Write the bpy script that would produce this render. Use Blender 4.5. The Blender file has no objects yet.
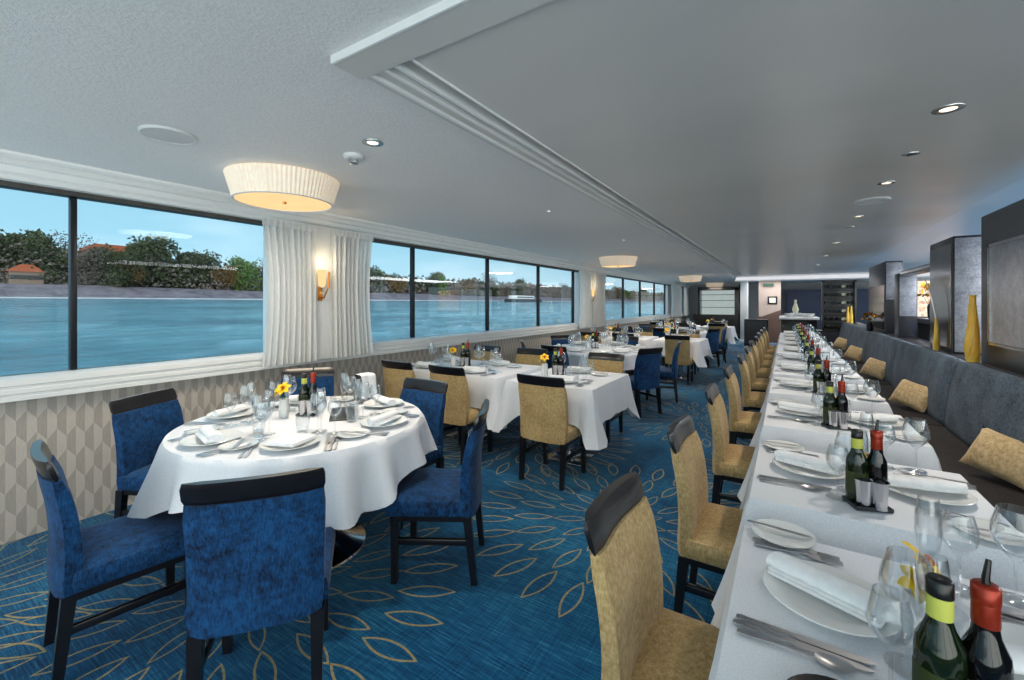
import bpy, bmesh, math, random
from mathutils import Vector, Matrix
R = math.radians
PI = math.pi
rnd = random.Random(7)
col = bpy.context.scene.collection
HC = 1.45

# ------------------------------------------------------------------ materials
M = {}
def sh(c):
    def f(v):
        v /= 255.0
        return v/12.92 if v <= .04045 else ((v+.055)/1.055)**2.4
    return (f(c[0]), f(c[1]), f(c[2]), 1)
class NT:
    def __init__(s, name):
        s.m = bpy.data.materials.new(name); s.m.use_nodes = True
        s.t = s.m.node_tree; s.t.nodes.clear()
        s.o = s.n('ShaderNodeOutputMaterial')
    def n(s, typ, **kw):
        x = s.t.nodes.new(typ)
        for k, v in kw.items():
            if k in ('operation', 'blend_type', 'data_type', 'wave_type', 'feature', 'noise_dimensions', 'bands_direction', 'distance', 'use_clamp', 'gradient_type', 'voronoi_dimensions'):
                setattr(x, k, v)
            else:
                x.inputs[k.replace('_', ' ')].default_value = v
        return x
    def l(s, a, b): s.t.links.new(a, b)
    def math(s, op, a, b=None, c=None, clamp=False):
        x = s.t.nodes.new('ShaderNodeMath'); x.operation = op; x.use_clamp = clamp
        for i, v in enumerate((a, b, c)):
            if v is None: continue
            if isinstance(v, (int, float)): x.inputs[i].default_value = v
            else: s.l(v, x.inputs[i])
        return x.outputs[0]
    def coord(s, which='Object', scale=(1, 1, 1), rot=(0, 0, 0), loc=(0, 0, 0)):
        tc = s.t.nodes.new('ShaderNodeTexCoord'); mp = s.t.nodes.new('ShaderNodeMapping')
        mp.inputs['Scale'].default_value = scale; mp.inputs['Rotation'].default_value = rot; mp.inputs['Location'].default_value = loc
        s.l(tc.outputs[which], mp.inputs[0]); return mp.outputs[0]
    def noise(s, vec, scale, detail=3, rough=.5):
        x = s.t.nodes.new('ShaderNodeTexNoise'); x.inputs['Scale'].default_value = scale
        x.inputs['Detail'].default_value = detail; x.inputs['Roughness'].default_value = rough
        s.l(vec, x.inputs['Vector']); return x.outputs[0]
    def ramp(s, fac, stops):
        x = s.t.nodes.new('ShaderNodeValToRGB'); e = x.color_ramp.elements
        while len(e) < len(stops): e.new(.5)
        for i, (p, c) in enumerate(stops):
            e[i].position = p; e[i].color = c
        s.l(fac, x.inputs[0]); return x.outputs[0]
    def mix(s, fac, a, b, typ='MIX'):
        x = s.t.nodes.new('ShaderNodeMix'); x.data_type = 'RGBA'; x.blend_type = typ
        for i, v in ((0, fac), (6, a), (7, b)):
            if isinstance(v, (int, float, tuple)): x.inputs[i].default_value = v
            else: s.l(v, x.inputs[i])
        return x.outputs[2]
    def bsdf(s, color=None, rough=.5, metal=0, spec=.5, sheen=0, bump=None, bstr=.3, bdist=.01, coat=0, sheen_rough=.4):
        b = s.t.nodes.new('ShaderNodeBsdfPrincipled')
        if color is not None:
            if isinstance(color, tuple): b.inputs['Base Color'].default_value = color
            else: s.l(color, b.inputs['Base Color'])
        if isinstance(rough, (int, float)): b.inputs['Roughness'].default_value = rough
        else: s.l(rough, b.inputs['Roughness'])
        b.inputs['Metallic'].default_value = metal; b.inputs['Specular IOR Level'].default_value = spec
        b.inputs['Sheen Weight'].default_value = sheen; b.inputs['Coat Weight'].default_value = coat
        b.inputs['Sheen Roughness'].default_value = sheen_rough
        if bump is not None:
            q = s.t.nodes.new('ShaderNodeBump'); q.inputs['Strength'].default_value = bstr; q.inputs['Distance'].default_value = bdist
            s.l(bump, q.inputs['Height']); s.l(q.outputs[0], b.inputs['Normal'])
        s.l(b.outputs[0], s.o.inputs[0]); return b

def simple(name, c, rough=.5, metal=0, spec=.5, var=.08, scale=8, bump=0, sheen=0, coat=0):
    t = NT(name); v = t.coord(); n = t.noise(v, scale, 4)
    c0 = sh(c); lo = tuple(x*(1-var) for x in c0[:3])+(1,); hi = tuple(min(1, x*(1+var)) for x in c0[:3])+(1,)
    cr = t.ramp(n, [(.3, lo), (.7, hi)])
    t.bsdf(cr, rough, metal, spec, sheen, n if bump else None, bump, .004, coat)
    M[name] = t.m; return t.m
def fabric(name, dark, light, sheen=.4, scale=38, rough=.8, weave=420):
    t = NT(name); v = t.coord()
    a = t.noise(t.coord(scale=(1, 1, 1)), scale, 5, .7)
    b = t.noise(t.coord(scale=(1, 1, .25)), weave*.4, 2, .6)
    c = t.noise(v, 5, 2, .5)
    f = t.math('ADD', t.math('MULTIPLY', a, .5), t.math('ADD', t.math('MULTIPLY', b, .35), t.math('MULTIPLY', c, .25)))
    cr = t.ramp(f, [(.42, sh(dark)), (.66, sh(light))])
    t.bsdf(cr, rough, 0, .25, sheen, b, .35, .002)
    M[name] = t.m; return t.m

fabric('blue_velvet', (2, 12, 38), (18, 76, 128), .1, 30)
fabric('gold_chenille', (150, 122, 76), (206, 178, 128), .2, 60)
fabric('banquette_fabric', (28, 38, 50), (96, 112, 128), .05, 60)
fabric('seat_fabric', (24, 23, 24), (54, 50, 50), .05, 60)
fabric('cushion_gold', (164, 138, 98), (226, 202, 158), .3, 30)
fabric('cushion_teal', (8, 44, 66), (20, 92, 124), .3, 30)
simple('dark_wood', (20, 17, 21), .28, 0, .5, .25, 20, 0, 0, .25)
simple('wood_brown', (92, 70, 60), .4, 0, .5, .2, 14)
simple('steel', (205, 205, 208), .16, 1, .5, .03)
simple('cutlery_steel', (200, 200, 204), .3, 1, .5, .03)
simple('brass', (214, 150, 70), .25, 1, .5, .05)
simple('porcelain', (232, 234, 233), .12, 0, .5, .01)
simple('white_paint', (216, 219, 221), .35, 0, .5, .01)
simple('white_strip', (236, 238, 238), .3, 0, .5, .01)
simple('black_rubber', (14, 14, 15), .3, 0, .5, .1)
simple('slate', (38, 46, 52), .35, 0, .5, .1)
simple('dark_frame', (46, 46, 52), .3, 0, .5, .1)
simple('mullion_black', (10, 14, 22), .4, 0, .4, .1)
simple('petal', (246, 200, 8), .5, 0, .4, .08, 30)
simple('petal_core', (200, 96, 10), .6, 0, .4, .15, 60)
simple('stem', (70, 110, 40), .6)
simple('label_paper', (196, 200, 92), .6, 0, .3, .03)
simple('label_cream', (226, 222, 190), .6, 0, .3, .03)
simple('foil_red', (150, 44, 22), .3, .4, .5, .1)
simple('beige_wall', (176, 158, 146), .6, 0, .3, .08, 3)
simple('navy_panel', (38, 54, 84), .4, 0, .4, .1, 4)
simple('marble', (214, 218, 224), .15, 0, .5, .06, 6)
simple('grey_wall', (150, 152, 156), .6, 0, .3, .04, 3)
simple('trunk', (52, 46, 42), .9)
simple('roof_orange', (150, 82, 56), .8, 0, .3, .1, 2)
simple('house_wall', (116, 100, 90), .8, 0, .3, .05, 2)
simple('hull_dark', (40, 44, 52), .5)
simple('gold_deco', (220, 160, 50), .25, .8, .5, .1, 30)
simple('exit_green', (14, 66, 44), .4)
simple('book_blue', (70, 84, 104), .5, 0, .4, .1)
simple('lens_chrome', (190, 190, 190), .2, 1)
simple('speaker_grille', (206, 208, 210), .7, 0, .3, .05, 200)

def glassy(name, tint, refl=.7, rough=.02, base=.04, ior=1.45):
    t = NT(name)
    tr = t.n('ShaderNodeBsdfTransparent'); tr.inputs[0].default_value = tint
    gl = t.n('ShaderNodeBsdfGlossy'); gl.inputs['Roughness'].default_value = rough; gl.inputs[0].default_value = (1, 1, 1, 1)
    fr = t.n('ShaderNodeLayerWeight'); fr.inputs[0].default_value = .5
    v = t.noise(t.coord(), 9, 2)
    f = t.math('MULTIPLY', t.math('POWER', fr.outputs['Facing'], 2.0), refl)
    f = t.math('ADD', f, t.math('MULTIPLY', v, base*2), clamp=True)
    mx = t.n('ShaderNodeMixShader'); t.l(f, mx.inputs[0]); t.l(tr.outputs[0], mx.inputs[1]); t.l(gl.outputs[0], mx.inputs[2])
    t.l(mx.outputs[0], t.o.inputs[0]); M[name] = t.m
glassy('clear_glass', (.955, .97, .98, 1), .85, .05, .05)
glassy('window_glass', (.93, .975, .985, 1), .35, .01, .004)
def solidglass(name, c, rough=.05, mixt=.35):
    t = NT(name)
    b = t.bsdf(t.ramp(t.noise(t.coord(), 12, 3), [(.3, tuple(x*.85 for x in sh(c)[:3])+(1,)), (.7, sh(c))]), rough, 0, .6)
    tr = t.n('ShaderNodeBsdfTransparent'); tr.inputs[0].default_value = sh(c)
    mx = t.n('ShaderNodeMixShader'); mx.inputs[0].default_value = mixt
    t.l(b.outputs[0], mx.inputs[1]); t.l(tr.outputs[0], mx.inputs[2]); t.l(mx.outputs[0], t.o.inputs[0]); M[name] = t.m
solidglass('amber_glass', (255, 232, 116), .05, .5)
solidglass('bottle_green', (20, 34, 14), .06, .08)
solidglass('bottle_dark', (12, 12, 14), .06, .04)

# table linen
t = NT('linen'); v = t.coord()
n1 = t.noise(v, 3.2, 4, .55); n2 = t.noise(v, 260, 2)
t.bsdf(t.ramp(n2, [(.3, sh((222, 226, 234))), (.7, sh((240, 243, 248)))]), .75, 0, .25, .1, n1, .25, .02); M['linen'] = t.m
t = NT('napkin_linen'); v = t.coord(); n1 = t.noise(v, 30, 3)
t.bsdf(t.ramp(n1, [(.3, sh((232, 234, 238))), (.7, sh((246, 248, 250)))]), .7, 0, .25, .1, n1, .3, .004); M['napkin'] = t.m
# curtain: thin cloth, part diffuse part translucent
t = NT('sheer'); v = t.coord(scale=(1, 1, .1)); n1 = t.noise(v, 160, 2)
c = t.ramp(n1, [(.3, sh((224, 226, 226))), (.7, sh((242, 243, 243)))])
d = t.n('ShaderNodeBsdfDiffuse'); tl = t.n('ShaderNodeBsdfTranslucent'); tr = t.n('ShaderNodeBsdfTransparent')
t.l(c, d.inputs[0]); t.l(c, tl.inputs[0])
m1 = t.n('ShaderNodeMixShader'); m1.inputs[0].default_value = .3; t.l(d.outputs[0], m1.inputs[1]); t.l(tl.outputs[0], m1.inputs[2])
m2 = t.n('ShaderNodeMixShader'); m2.inputs[0].default_value = .1; t.l(m1.outputs[0], m2.inputs[1]); t.l(tr.outputs[0], m2.inputs[2])
t.l(m2.outputs[0], t.o.inputs[0]); M['sheer'] = t.m
# textured ceiling
t = NT('ceiling_plaster'); v = t.coord(); n1 = t.noise(v, 95, 3, .6)
t.bsdf(t.ramp(n1, [(.3, sh((224, 224, 225))), (.7, sh((236, 236, 237)))]), .6, 0, .4, 0, n1, .55, .006); M['ceiling_plaster'] = t.m
t = NT('ceiling_satin'); v = t.coord(); n1 = t.noise(t.coord(scale=(.35, 1.1, 1)), 1.4, 2)
t.bsdf(t.ramp(n1, [(.3, sh((204, 203, 201))), (.7, sh((210, 209, 207)))]), .33, 0, .5, 0, n1, .5, .04); M['ceiling_satin'] = t.m
t = NT('slot_dark'); t.bsdf(t.ramp(t.noise(t.coord(), 20), [(.3, sh((60, 57, 54))), (.7, sh((80, 76, 72)))]), .6); M['slot_dark'] = t.m
# textured grey panel
t = NT('panel_texture'); v = t.coord(); n1 = t.noise(v, 75, 4, .7); n2 = t.noise(v, 14, 3)
f = t.math('ADD', t.math('MULTIPLY', n1, .6), t.math('MULTIPLY', n2, .4))
t.bsdf(t.ramp(f, [(.38, sh((130, 132, 142))), (.62, sh((182, 184, 194)))]), .35, .2, .5, 0, n1, .3, .004); M['panel_texture'] = t.m
t = NT('mirror_panel'); v = t.coord(); n1 = t.noise(v, 5, 3)
t.bsdf(t.ramp(n1, [(.3, sh((96, 96, 102))), (.7, sh((126, 126, 132)))]), .12, .85, .5); M['mirror_panel'] = t.m
# art panel
t = NT('floral_art'); v = t.coord(); n1 = t.noise(v, 9, 4)
t.bsdf(t.ramp(n1, [(.35, sh((196, 140, 100))), (.5, sh((214, 186, 164))), (.65, sh((160, 100, 70)))]), .6); M['floral_art'] = t.m

def emis(name, c, s, mixd=.0):
    t = NT(name)
    e = t.n('ShaderNodeEmission'); e.inputs[1].default_value = s
    n = t.noise(t.coord(), 6, 2)
    t.l(t.ramp(n, [(.3, tuple(x*.92 for x in c[:3])+(1,)), (.7, c)]), e.inputs[0])
    t.l(e.outputs[0], t.o.inputs[0]); M[name] = t.m
emis('lamp_glow', (1, .66, .32, 1), .85)
emis('spot_glow', (1, .80, .56, 1), 1.6)
emis('cove_glow', (.93, .95, 1, 1), .6)
emis('shelf_glow', (.80, .95, .93, 1), .35)
# pleated shade: cloth lit from inside
t = NT('pleated_shade'); v = t.coord()
d = t.bsdf(t.ramp(t.noise(v, 30, 2), [(.3, sh((236, 230, 218))), (.7, sh((246, 242, 232)))]), .7)
e = t.n('ShaderNodeEmission'); e.inputs[0].default_value = (1, .66, .36, 1); e.inputs[1].default_value = .17
ad = t.n('ShaderNodeAddShader'); t.l(d.outputs[0], ad.inputs[0]); t.l(e.outputs[0], ad.inputs[1]); t.l(ad.outputs[0], t.o.inputs[0]); M['pleated_shade'] = t.m

# wallpaper : tall hexagons, halves alternately light and dark
t = NT('wallpaper')
tc = t.n('ShaderNodeTexCoord'); sp = t.n('ShaderNodeSeparateXYZ'); t.l(tc.outputs['Object'], sp.inputs[0])
w, H, A = .088, .145, .06
u = t.math('DIVIDE', sp.outputs[1], w)
def tri(x): return t.math('MULTIPLY', t.math('ABSOLUTE', t.math('SUBTRACT', t.math('FRACT', x), .5)), 2*A)
vz = t.math('FLOORED_MODULO', sp.outputs[2], 2*H)
t0 = tri(u); t1 = t.math('ADD', tri(t.math('ADD', u, .5)), H)
row = t.math('ADD', t.math('GREATER_THAN', vz, t0), t.math('GREATER_THAN', vz, t1))
colp = t.math('FLOOR', t.math('MULTIPLY', u, 2))
par = t.math('FLOORED_MODULO', t.math('ADD', row, colp), 2)
n1 = t.noise(t.coord(scale=(1, 8, 1)), 22, 3)
f = t.math('ADD', t.math('MULTIPLY', par, .5), t.math('MULTIPLY', n1, .45))
t.bsdf(t.ramp(f, [(.1, sh((204, 196, 186))), (.85, sh((164, 156, 148)))]), .5, 0, .35); M['wallpaper'] = t.m

# carpet: teal blue with rings of outlined petals
t = NT('carpet')
tc = t.n('ShaderNodeTexCoord')
def flower(cx, cy, px, py):
    sp = t.n('ShaderNodeSeparateXYZ'); t.l(tc.outputs['Object'], sp.inputs[0])
    x = t.math('SUBTRACT', t.math('FLOORED_MODULO', t.math('ADD', sp.outputs[0], px/2-cx), px), px/2)
    y = t.math('SUBTRACT', t.math('FLOORED_MODULO', t.math('ADD', sp.outputs[1], py/2-cy), py), py/2)
    r = t.math('SQRT', t.math('ADD', t.math('MULTIPLY', x, x), t.math('MULTIPLY', y, y)))
    th = t.math('ARCTAN2', y, x); out = None
    for rc, ln, n, wd, ph in ((.17, .085, 9, .030, 0), (.37, .115, 14, .034, .4), (.62, .135, 22, .040, .1), (.90, .15, 30, .044, .3)):
        step = 2*PI/n
        a = t.math('SUBTRACT', t.math('FLOORED_MODULO', t.math('ADD', th, ph+step/2), step), step/2)
        ac = t.math('MULTIPLY', t.math('ABSOLUTE', a), r)
        b = t.math('DIVIDE', t.math('SUBTRACT', r, rc), ln)
        ff = t.math('ADD', t.math('DIVIDE', ac, wd), t.math('MULTIPLY', b, b))
        ln_ = t.math('LESS_THAN', t.math('ABSOLUTE', t.math('SUBTRACT', ff, .88)), .12)
        out = ln_ if out is None else t.math('MAXIMUM', out, ln_)
    return out
pat = t.math('MAXIMUM', flower(-.9, 2.85, 2.6, 2.9), flower(-2.3, 1.15, 2.6, 2.9))
st1 = t.noise(t.coord(scale=(1.2, 22, 1), rot=(0, 0, R(28))), 6, 4, .65)
st2 = t.noise(t.coord(scale=(60, 2, 1), rot=(0, 0, R(28))), 2.2, 2, .5)
big = t.noise(t.coord(), 1.1, 2)
f = t.math('ADD', t.math('MULTIPLY', st1, .62), t.math('ADD', t.math('MULTIPLY', st2, .2), t.math('MULTIPLY', big, .25)))
base = t.ramp(f, [(.38, sh((4, 38, 72))), (.54, sh((14, 84, 126))), (.7, sh((56, 132, 160)))])
gold = t.ramp(t.noise(t.coord(), 60, 2), [(.3, sh((138, 126, 84))), (.7, sh((172, 160, 114)))])
t.bsdf(t.mix(t.math('MULTIPLY', pat, .9), base, gold), .92, 0, .1, .15, t.noise(t.coord(), 350, 2), .3, .004); M['carpet'] = t.m

# water
t = NT('water'); wv = t.coord(scale=(1, .5, 1)); n1 = t.noise(wv, .5, 8, .7); n2 = t.noise(wv, .09, 3)
b = t.bsdf(t.ramp(n2, [(.35, sh((62, 112, 132))), (.65, sh((100, 154, 172)))]), .1, 0, .5, 0, n1, .8, .5)
M['water'] = t.m
t = NT('bank_stone'); v = t.coord(); n1 = t.noise(v, .35, 5, .7)
t.bsdf(t.ramp(n1, [(.3, sh((72, 68, 80))), (.7, sh((124, 118, 128)))]), .9); M['bank_stone'] = t.m
t = NT('sand_line'); t.bsdf(t.ramp(t.noise(t.coord(), .3, 3), [(.3, sh((160, 168, 176))), (.7, sh((190, 196, 200)))]), .9); M['sand_line'] = t.m
for nm, a, b_ in (('foliage_dark', (44, 52, 42), (78, 86, 62)), ('foliage_green', (56, 80, 44), (104, 130, 70)), ('foliage_grey', (72, 68, 68), (108, 102, 96)), ('foliage_brown', (84, 70, 52), (124, 106, 74))):
    t = NT(nm); n1 = t.noise(t.coord(), .6, 4, .7)
    t.bsdf(t.ramp(n1, [(.35, sh(a)), (.65, sh(b_))]), .95, 0, .1); M[nm] = t.m

# ------------------------------------------------------------------ mesh helpers
class MB:
    def __init__(s): s.v = []; s.f = []; s.mi = []; s.cur = 0
    def add(s, vs, fs):
        o = len(s.v); s.v += [tuple(v) for v in vs]
        for f in fs: s.f.append(tuple(i+o for i in f)); s.mi.append(s.cur)
        return s
    def box(s, x0, x1, y0, y1, z0, z1):
        s.add([(x0, y0, z0), (x1, y0, z0), (x1, y1, z0), (x0, y1, z0), (x0, y0, z1), (x1, y0, z1), (x1, y1, z1), (x0, y1, z1)],
              [(0, 3, 2, 1), (4, 5, 6, 7), (0, 1, 5, 4), (1, 2, 6, 5), (2, 3, 7, 6), (3, 0, 4, 7)]); return s
    def rbox(s, x0, x1, y0, y1, z0, z1, r=.01, seg=2):
        bm = bmesh.new()
        vs = [bm.verts.new(p) for p in [(x0, y0, z0), (x1, y0, z0), (x1, y1, z0), (x0, y1, z0), (x0, y0, z1), (x1, y0, z1), (x1, y1, z1), (x0, y1, z1)]]
        for f in [(0, 3, 2, 1), (4, 5, 6, 7), (0, 1, 5, 4), (1, 2, 6, 5), (2, 3, 7, 6), (3, 0, 4, 7)]: bm.faces.new([vs[i] for i in f])
        bmesh.ops.bevel(bm, geom=bm.edges[:], offset=r, segments=seg, affect='EDGES', profile=.5)
        return s.bm(bm)
    def bm(s, bm, mat=None):
        bm.verts.index_update()
        s.add([(mat @ v.co) if mat else v.co for v in bm.verts], [[v.index for v in f.verts] for f in bm.faces]); bm.free(); return s
    def lathe(s, prof, n=24, c=(0, 0, 0), cap0=True, cap1=True, sx=1, sy=1):
        o = []
        for (r, z) in prof:
            for i in range(n):
                a = 2*PI*i/n; o.append((c[0]+r*math.cos(a)*sx, c[1]+r*math.sin(a)*sy, c[2]+z))
        fs = []
        for k in range(len(prof)-1):
            for i in range(n):
                j = (i+1) % n; fs.append((k*n+i, k*n+j, (k+1)*n+j, (k+1)*n+i))
        if cap0: fs.append(tuple(range(n-1, -1, -1)))
        if cap1: fs.append(tuple((len(prof)-1)*n+i for i in range(n)))
        return s.add(o, fs)
    def tube(s, pts, r, n=8, caps=True):
        pts = [Vector(p) for p in pts]; rs = r if isinstance(r, (list, tuple)) else [r]*len(pts)
        o = []; up = Vector((0, 0, 1))
        for k, p in enumerate(pts):
            d = (pts[min(k+1, len(pts)-1)]-pts[max(k-1, 0)]).normalized()
            a = d.cross(up if abs(d.z) < .95 else Vector((1, 0, 0))).normalized(); b = d.cross(a)
            for i in range(n):
                t_ = 2*PI*i/n; o.append(p+(a*math.cos(t_)+b*math.sin(t_))*rs[k])
        fs = [(k*n+i, k*n+(i+1) % n, (k+1)*n+(i+1) % n, (k+1)*n+i) for k in range(len(pts)-1) for i in range(n)]
        if caps: fs += [tuple(range(n-1, -1, -1)), tuple((len(pts)-1)*n+i for i in range(n))]
        return s.add(o, fs)
    def grid(s, fn, nu, nv, closeu=False):
        o = [fn(i/(nu if closeu else nu-1), j/(nv-1)) for j in range(nv) for i in range(nu)]
        fs = []
        for j in range(nv-1):
            for i in range(nu if closeu else nu-1):
                a = j*nu+i; b = j*nu+(i+1) % nu; fs.append((a, b, b+nu, a+nu))
        return s.add(o, fs)
    def prism(s, prof, x0, x1, axis='y'):      # profile (a,z) extruded along axis
        n = len(prof); o = []
        for e in (x0, x1):
            for (a, z) in prof: o.append((a, e, z) if axis == 'y' else (e, a, z))
        fs = [(i, (i+1) % n, n+(i+1) % n, n+i) for i in range(n)]+[tuple(range(n-1, -1, -1)), tuple(range(n, 2*n))]
        return s.add(o, fs)
    def build(s, name, mat, parent=None, sharp=35, loc=None, kind=None):
        me = bpy.data.meshes.new(name); me.from_pydata(s.v, [], s.f)
        mats = mat if isinstance(mat, list) else [mat]
        for m in mats: me.materials.append(M[m])
        bm = bmesh.new(); bm.from_mesh(me); bmesh.ops.recalc_face_normals(bm, faces=bm.faces); bm.to_mesh(me); bm.free()
        if len(mats) > 1: me.polygons.foreach_set('material_index', s.mi)
        me.polygons.foreach_set('use_smooth', [True]*len(me.polygons)); me.set_sharp_from_angle(angle=R(sharp)); me.update()
        o = bpy.data.objects.new(name, me); col.objects.link(o)
        if parent: o.parent = parent
        if loc: o.location = loc
        if kind: o['kind'] = kind
        return o
def empty(name, loc=(0, 0, 0), rz=0):
    o = bpy.data.objects.new(name, None); col.objects.link(o); o.location = loc; o.rotation_euler = (0, 0, rz); o.empty_display_size = .1
    return o
def tag(o, label, cat, group=None):
    assert 4 <= len(label.split()) <= 16, label
    o['label'] = label; o['category'] = cat
    if group: o['group'] = group
    return o
KIDS = {}
def children(o): return [c for c in bpy.data.objects if c.parent == o]
used = set()
def place(proto, loc, rz=0, label=None, cat=None, group=None, rot=None, scale=None):
    """first call moves the prototype itself, later calls copy it and its parts"""
    key = proto.name
    if key not in KIDS:
        KIDS[key] = [(c, [g for g in children(c)]) for c in children(proto)]
    if key not in used:
        used.add(key); o = proto
    else:
        o = proto.copy(); col.objects.link(o); o.parent = None
        for c, gs in KIDS[key]:
            cc = c.copy(); col.objects.link(cc); cc.parent = o
            for g in gs:
                d = g.copy(); col.objects.link(d); d.parent = cc
    o.location = loc; o.rotation_euler = rot if rot else (0, 0, rz)
    if scale: o.scale = (scale,)*3 if isinstance(scale, (int, float)) else scale
    for k in ('group',):
        if k in o: del o[k]
    tag(o, label, cat, group)
    return o

# ------------------------------------------------------------------ setting: room shell
WX = -3.98; CE = 2.31; YB = 22.0; YN = -1.2; XR = 5.5
MB().box(WX-.1, XR, YN, YB, -.1, 0).build('floor', 'carpet', kind='structure')
# ceilings
cx0 = -1.34
c_ = MB().box(WX-.1, cx0, YN, YB, CE, CE+.1).box(cx0, XR, YN, .95, CE, CE+.1)
c_.build('ceiling', 'ceiling_plaster', kind='structure')
MB().box(-1.10, 1.36, 1.06, 15.4, CE-.01, CE+.1).build('ceiling_centre', 'ceiling_satin', kind='structure')
MB().box(1.36, XR, 1.06, 15.4, CE-.01, CE+.1).build('ceiling_right', 'white_paint', kind='structure')  # coloured whiter to stand in for stronger light beyond the screens
MB().box(-1.34, XR, 16.0, YB, CE-.015, CE+.1).build('ceiling_far', 'white_paint', kind='structure')
MB().box(-1.34, XR, 15.4, 16.0, CE+.06, CE+.1).build('ceiling_cove', 'cove_glow', kind='structure')
MB().box(cx0, XR, .945, 1.07, CE-.026, CE+.1).build('trim_1', 'ceiling_satin', kind='structure')
MB().rbox(cx0, XR, .935, .946, CE-.028, CE+.05, .002).build('trim_12', 'white_strip', kind='structure')
# ceiling slot with stepped strips
MB().box(-1.34, -1.25, 1.06, 15.8, CE-.010, CE+.1).box(-1.25, -1.165, 1.06, 15.8, CE-.0, CE+.1).build('trim_2', 'ceiling_satin', kind='structure')
s_ = MB()
s_.box(-1.30, -1.285, 1.06, 15.8, CE-.024, CE).box(-1.232, -1.217, 1.06, 15.8, CE-.022, CE+.01).box(-1.178, -1.163, 1.06, 15.8, CE-.022, CE+.1).box(-1.104, -1.097, 1.06, 15.8, CE-.018, CE+.1)
s_.build('trim_13', 'white_strip', kind='structure')
MB().box(-1.163, -1.104, 1.06, 15.8, CE+.06, CE+.1).build('trim_3', 'slot_dark', kind='structure')
# window head trim: stepped cornice along the wall
for xa in (-3.70, -3.735, -3.77): MB().rbox(xa-.012, xa, YN, 22, CE-.018, CE+.01, .003).build('trim_11', 'white_strip', kind='structure')
pr = [(-3.815, CE+.02), (-3.815, CE-.045), (-3.83, CE-.05), (-3.855, CE-.05), (-3.86, CE-.085), (-3.89, CE-.10), (-3.89, CE-.125), (-3.98, CE-.125), (-3.98, CE+.02)]
MB().prism(pr, YN, 22).build('trim_5', 'white_strip', kind='structure')
MB().box(WX-.04, WX+.02, YN, 22, CE-.155, CE-.124).build('trim_6', 'slot_dark', kind='structure')
# sill
pr = [(-4.02, 1.005), (-3.90, 1.0), (-3.885, .99), (-3.885, .955), (-3.90, .95), (-3.90, .935), (-3.89, .93), (-3.89, .905), (-3.905, .90), (-3.905, .888), (-3.895, .884), (-3.895, .862), (-3.93, .855), (-4.02, .855)]
MB().prism(pr, YN, 22).build('trim_7', 'white_strip', kind='structure')
# walls
MB().box(WX-.12, WX, YN, YB, 0, .9).build('wall_left', 'wallpaper', kind='structure')
up = MB().box(WX-.12, WX, YN, YB, CE-.15, CE+.02)
up.box(WX, -3.845, 2.40, 2.80, .9, CE-.12).box(WX, -3.845, 9.35, 9.66, .9, CE-.12)
for y0, y1 in ((2.16, 3.12), (9.15, 10.6), (17.9, 19.3), (20.6, 22)): up.box(WX-.12, WX, y0, y1, .9, CE-.1)
up.build('wall_left_pier', 'white_paint', kind='structure')
MB().box(WX-.1, XR, YB, YB+.1, 0, CE+.1).build('wall_back', 'grey_wall', kind='structure')
MB().box(XR, XR+.1, YN, YB, 0, .75).box(XR, XR+.1, YN, YB, CE-.12, CE+.1).build('wall_right', 'grey_wall', kind='structure')
MB().box(WX-.1, XR, YN-.1, YN, 0, .35).box(WX-.1, XR, YN-.1, YN, CE-.1, CE+.1).build('wall_near', 'grey_wall', kind='structure')
# windows
bays = [(-1.2, 2.16, [.872]), (3.12, 9.15, [3.97, 5.6, 7.27, 8.87]), (10.6, 17.9, [12.37, 14.1, 15.9, 17.5]), (19.3, 20.6, [])]
k = 1
for y0, y1, ms in bays:
    e = empty('window_%d' % k, (WX-.03, y0, 1.0)); e['kind'] = 'structure'; k += 1
    L = y1-y0
    f = MB(); f.box(-.04, .0, 0, L, -.0, .006).box(-.04, .02, 0, L, 1.152, 1.165)
    f.build('window_frame', 'mullion_black', e)
    for m in ms:
        MB().rbox(-.03, .03, m-y0-.016, m-y0+.016, .01, 1.15, .004).build('mullion', 'mullion_black', e)
    ys = [0]+[m-y0 for m in ms]+[L]
    for a, b in zip(ys, ys[1:]): MB().box(-.012, -.006, a+.01, b-.01, .01, 1.15).build('window_pane', 'window_glass', e)

def added_glazing(k, x0, y0, x1, y1, z0, z1, n):  # unseen windows, added near and right to let in more daylight
    e = empty('window_%d' % k, (x0, y0, z0)); e['kind'] = 'structure'
    d = Vector((x1-x0, y1-y0, 0)); al = d.x > .1; L = d.length; H = z1-z0
    def bx(a0, a1, t_, c0, c1): return (a0, a1, -t_, t_, c0, c1) if al else (-t_, t_, a0, a1, c0, c1)
    MB().box(*bx(0, L, .03, 0, .03)).box(*bx(0, L, .03, H-.03, H)).build('window_frame', 'white_paint', e)
    for i in range(n+1): MB().box(*bx(L*i/n-.025, L*i/n+.025, .035, 0, H)).build('mullion', 'mullion_black', e)
    for i in range(n): MB().box(*bx(L*i/n+.02, L*(i+1)/n-.02, .004, .02, H-.02)).build('window_pane', 'window_glass', e)
added_glazing(k, WX-.05, YN-.05, XR, YN-.05, .35, CE-.1, 6)
added_glazing(k+1, XR+.05, YN, XR+.05, YB, .75, CE-.12, 12)

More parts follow.
